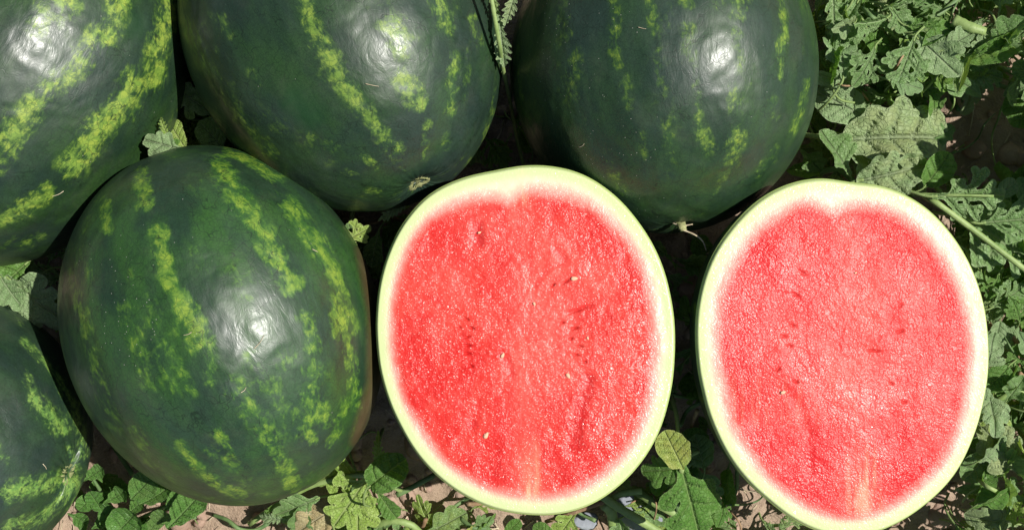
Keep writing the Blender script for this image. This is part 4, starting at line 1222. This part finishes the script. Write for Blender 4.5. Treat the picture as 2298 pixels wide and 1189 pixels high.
stem(v10, [W(790, 560, .03), W(840, 575, .03), W(870, 590, .03)], .0018, .0018, M_STEMD, seedv=25)
runners(v10, (740, 900, 470, 1000), 10, .012, .04)
print('fill v10', fill(v10, (740, 900, 440, 1000), 22, ['fresh', 'grey'], .006, .03, 50, 90))

# --- vines just outside the picture so the field goes on
v11 = vine('watermelon vines of the field beyond the top edge of the picture', (1200, -400))
print('fill v11', fill(v11, (-200, 2500, -700, -220), 170, ['grey', 'grey', 'fresh', 'pale'], .02, .09, 90, 170))
v12 = vine('watermelon vines of the field below the bottom edge of the picture', (1000, 1450))
print('fill v12', fill(v12, (-300, 2500, 1240, 1560), 150, ['grey', 'grey', 'fresh', 'yellow'], .01, .06, 80, 150))
v13 = vine('watermelon vines of the field beyond the right edge of the picture', (2700, 600))
print('fill v13', fill(v13, (2420, 2900, -300, 1300), 150, ['grey', 'grey', 'fresh', 'pale'], .02, .07, 90, 160))

v14 = vine('tall watermelon shoots just outside the right edge, shading the bare soil', (2650, 300))
print('fill v14', fill(v14, (2480, 2880, 210, 420), 30, ['grey', 'fresh', 'pale'], .11, .19, 130, 210, None, 25))
# --- weed with oval leaves
weed = tag(empty('weed_plant', W(320, 1130, 0)), 'small glossy weed with crowded oval curled leaves between the lower left melons', 'weed')
def curled(seed, fold, curl, roll):
    return leaf_mesh('oval' if seed % 3 else 'round', seed, M_WEED, fold * .4, (curl - .9) * .6, .03, .012, .9 if seed % 2 else .4)
WL = [((385, 1180), (458, 1092), .085, -14, .5, 1.3), ((395, 1160), (372, 1185), .06, 0, .6, 1.2), ((300, 1112), (352, 1060), .085, 10, .5, .9), ((330, 1128), (392, 1080), .078, -18, .9, 1.2),
      ((372, 1140), (420, 1102), .074, 12, .8, 1.5), ((262, 1195), (325, 1130), .066, 0, .2, .4), ((335, 1190), (378, 1138), .064, 10, .5, .8), ((245, 1122), (298, 1092), .066, 0, .9, .6),
      ((212, 1108), (172, 1150), .06, 0, .4, .7), ((198, 1072), (236, 1046), .075, 0, .8, 1.3), ((232, 1150), (198, 1098), .06, 14, .5, 1.), ((235, 1165), (262, 1122), .058, 0, .7, .6),
      ((292, 1150), (328, 1112), .056, -20, .8, 1.), ((165, 1152), (212, 1190), .052, 0, .2, .5), ((345, 1108), (318, 1068), .06, 0, .9, 1.), ((255, 1102), (215, 1128), .052, 0, .4, .8),
      ((212, 1182), (252, 1152), .045, 0, .3, .6), ((300, 1205), (285, 1160), .05, 0, .4, .6), ((395, 1120), (350, 1110), .05, 0, .4, .6)]
for k, (b, t, z, ro, fo, cu) in enumerate(WL):
    hero(weed, curled(400 + k, fo, cu, ro), b, t, z, .010, ro, False)
print('fill weed', fill(weed, (170, 430, 1080, 1230), 16, ['weed'], .02, .045, 40, 62, None, 30))
for k, (b, t) in enumerate([((300, 1160), (330, 1080)), ((300, 1170), (400, 1120)), ((280, 1160), (210, 1110)), ((290, 1175), (440, 1160)), ((270, 1170), (200, 1060))]):
    stem(weed, [W(*b, .01), W((b[0] + t[0]) / 2, (b[1] + t[1]) / 2, .045), W(*t, .06)], .0020, .0012, M_STEMD, seedv=30 + k)
hstem = stem(weed, [W(235, 965, .02), W(262, 1010, .035), W(298, 1065, .05)], .0022, .0018, M_STEMD, hair=140, seedv=36)

# dry tendril and withered flower end on the dark melon behind the halves
root, c, rot, a, b = melons['tr']
tip = c + (rot @ Vector((0, 0, 1))) * a * .985
def sub(parent, name, pts, r0, r1, mat, sd_):
    V, Fc = tube_data(pts, r0, r1, 7, .12, sd_)
    V = [v - parent.location for v in V]
    return obj(name, mesh(name, V, Fc, mat), parent)
up = Vector((0, 0, .012))
sub(root, 'blossom_end', [tip + Vector((0, .003, .008)), tip + Vector((.001, .000, .012)), tip + Vector((.002, -.003, .0135))], .0042, .0026, M_SCAR, 1)
sub(root, 'tendril', [tip + Vector((.001, -.002, .013)), tip + Vector((.010, -.006, .016)), tip + Vector((.016, -.011, .017)), tip + Vector((.019, -.018, .015))], .0007, .0004, M_STRAW, 2)
sub(root, 'tendril', [tip + Vector((-.006, .003, .010)), tip + Vector((.001, .001, .0135)), tip + Vector((.009, .002, .0135))], .0005, .0004, M_STRAW, 3)

# flat grey stone below the left half
def stone(label, at, r, seed, sx=1.3, sz=.35):
    import bmesh
    bm = bmesh.new(); bmesh.ops.create_icosphere(bm, subdivisions=4, radius=1)
    for v in bm.verts:
        p = v.co
        n = float(fbm(np.array([p.x * 1.4 + seed]), np.array([p.y * 1.4 + p.z + seed]), seed, 3)[0])
        q = p * (1 + .5 * (n - .5))
        q.z = max(min(q.z, .55), -.6)
        v.co = Vector((q.x * sx * r, q.y * r, q.z * r * sz))
    me = bpy.data.meshes.new('stone'); bm.to_mesh(me); bm.free()
    me.polygons.foreach_set('use_smooth', [True] * len(me.polygons)); me.materials.append(M_STONE)
    o = obj('stone', me, None, at); tag(o, label, 'stone', 'stones on the soil'); return o
p = W(1432, 1152, .022); stone('flat blue-grey stone under the pale stems below the two halves', p, .017, 4).rotation_euler = (0, 0, -.6)
p = W(1315, 1168, .018); stone('small grey stone beside the bottom right rim of the left half', p, .008, 7)
p = W(1482, 972, .035); s_ = stone('small pinkish clod beside the rim of the left half above the round-lobed leaf', p, .006, 9); s_.data.materials[0] = M_CLOD

# straw and dead plant bits on the soil
def straw():
    V = []; Fc = []
    rr = random.Random(4)
    for i in range(700):
        x = rr.uniform(-.55, .6); y = rr.uniform(-.33, .33)
        z = float(ground_z(x, y)) + rr.uniform(.002, .007)
        if inside(np.array([[x, y, z + .004]]), .03)[0]: continue
        a = rr.uniform(0, 6.3); L = rr.uniform(.006, .03); b_ = rr.uniform(-.4, .4)
        d = Vector((math.cos(a), math.sin(a), rr.uniform(-.1, .2))); e = Vector((-math.sin(a), math.cos(a), 0))
        p0 = Vector((x, y, z))
        v, f = tube_data([p0, p0 + d * L * .5 + e * L * b_ * .3, p0 + d * L], rr.uniform(.0003, .0009), .0003, 5, 0, i)
        n = len(V); V += v; Fc += [tuple(k + n for k in q) for q in f]
    eye = Vector((0, 0, H))
    for (x0, y0, x1, y1) in [(570, 782, 592, 752), (430, 745, 412, 752), (142, 428, 116, 440), (820, 188, 850, 194), (1432, 62, 1450, 66),
                             (700, 560, 712, 566), (540, 880, 552, 868), (95, 1040, 103, 1052), (1300, 330, 1312, 322)]:
        ps = []
        for (x, y) in ((x0, y0), ((x0 + x1) / 2 + 2, (y0 + y1) / 2 + 1), (x1, y1)):
            d = (W(x, y, 0) - eye).normalized(); best = None
            for nm, bv in BVHS:
                hl, nn, ix, ds = bv.ray_cast(eye, d)
                if hl and (best is None or ds < best[1]): best = (hl + nn * (.0006 if nn.z > 0 else -.0006), ds)
            if best: ps.append(best[0])
        if len(ps) == 3:
            v, f = tube_data(ps, .00028, .00014, 5, 0, 1)
            n = len(V); V += v; Fc += [tuple(k + n for k in q) for q in f]
    o = obj('straw_bits', mesh('straw_bits', V, Fc, M_STRAW))
    tag(o, 'thin dry straw and dead stem bits scattered over the soil', 'straw', kind='stuff')
straw()
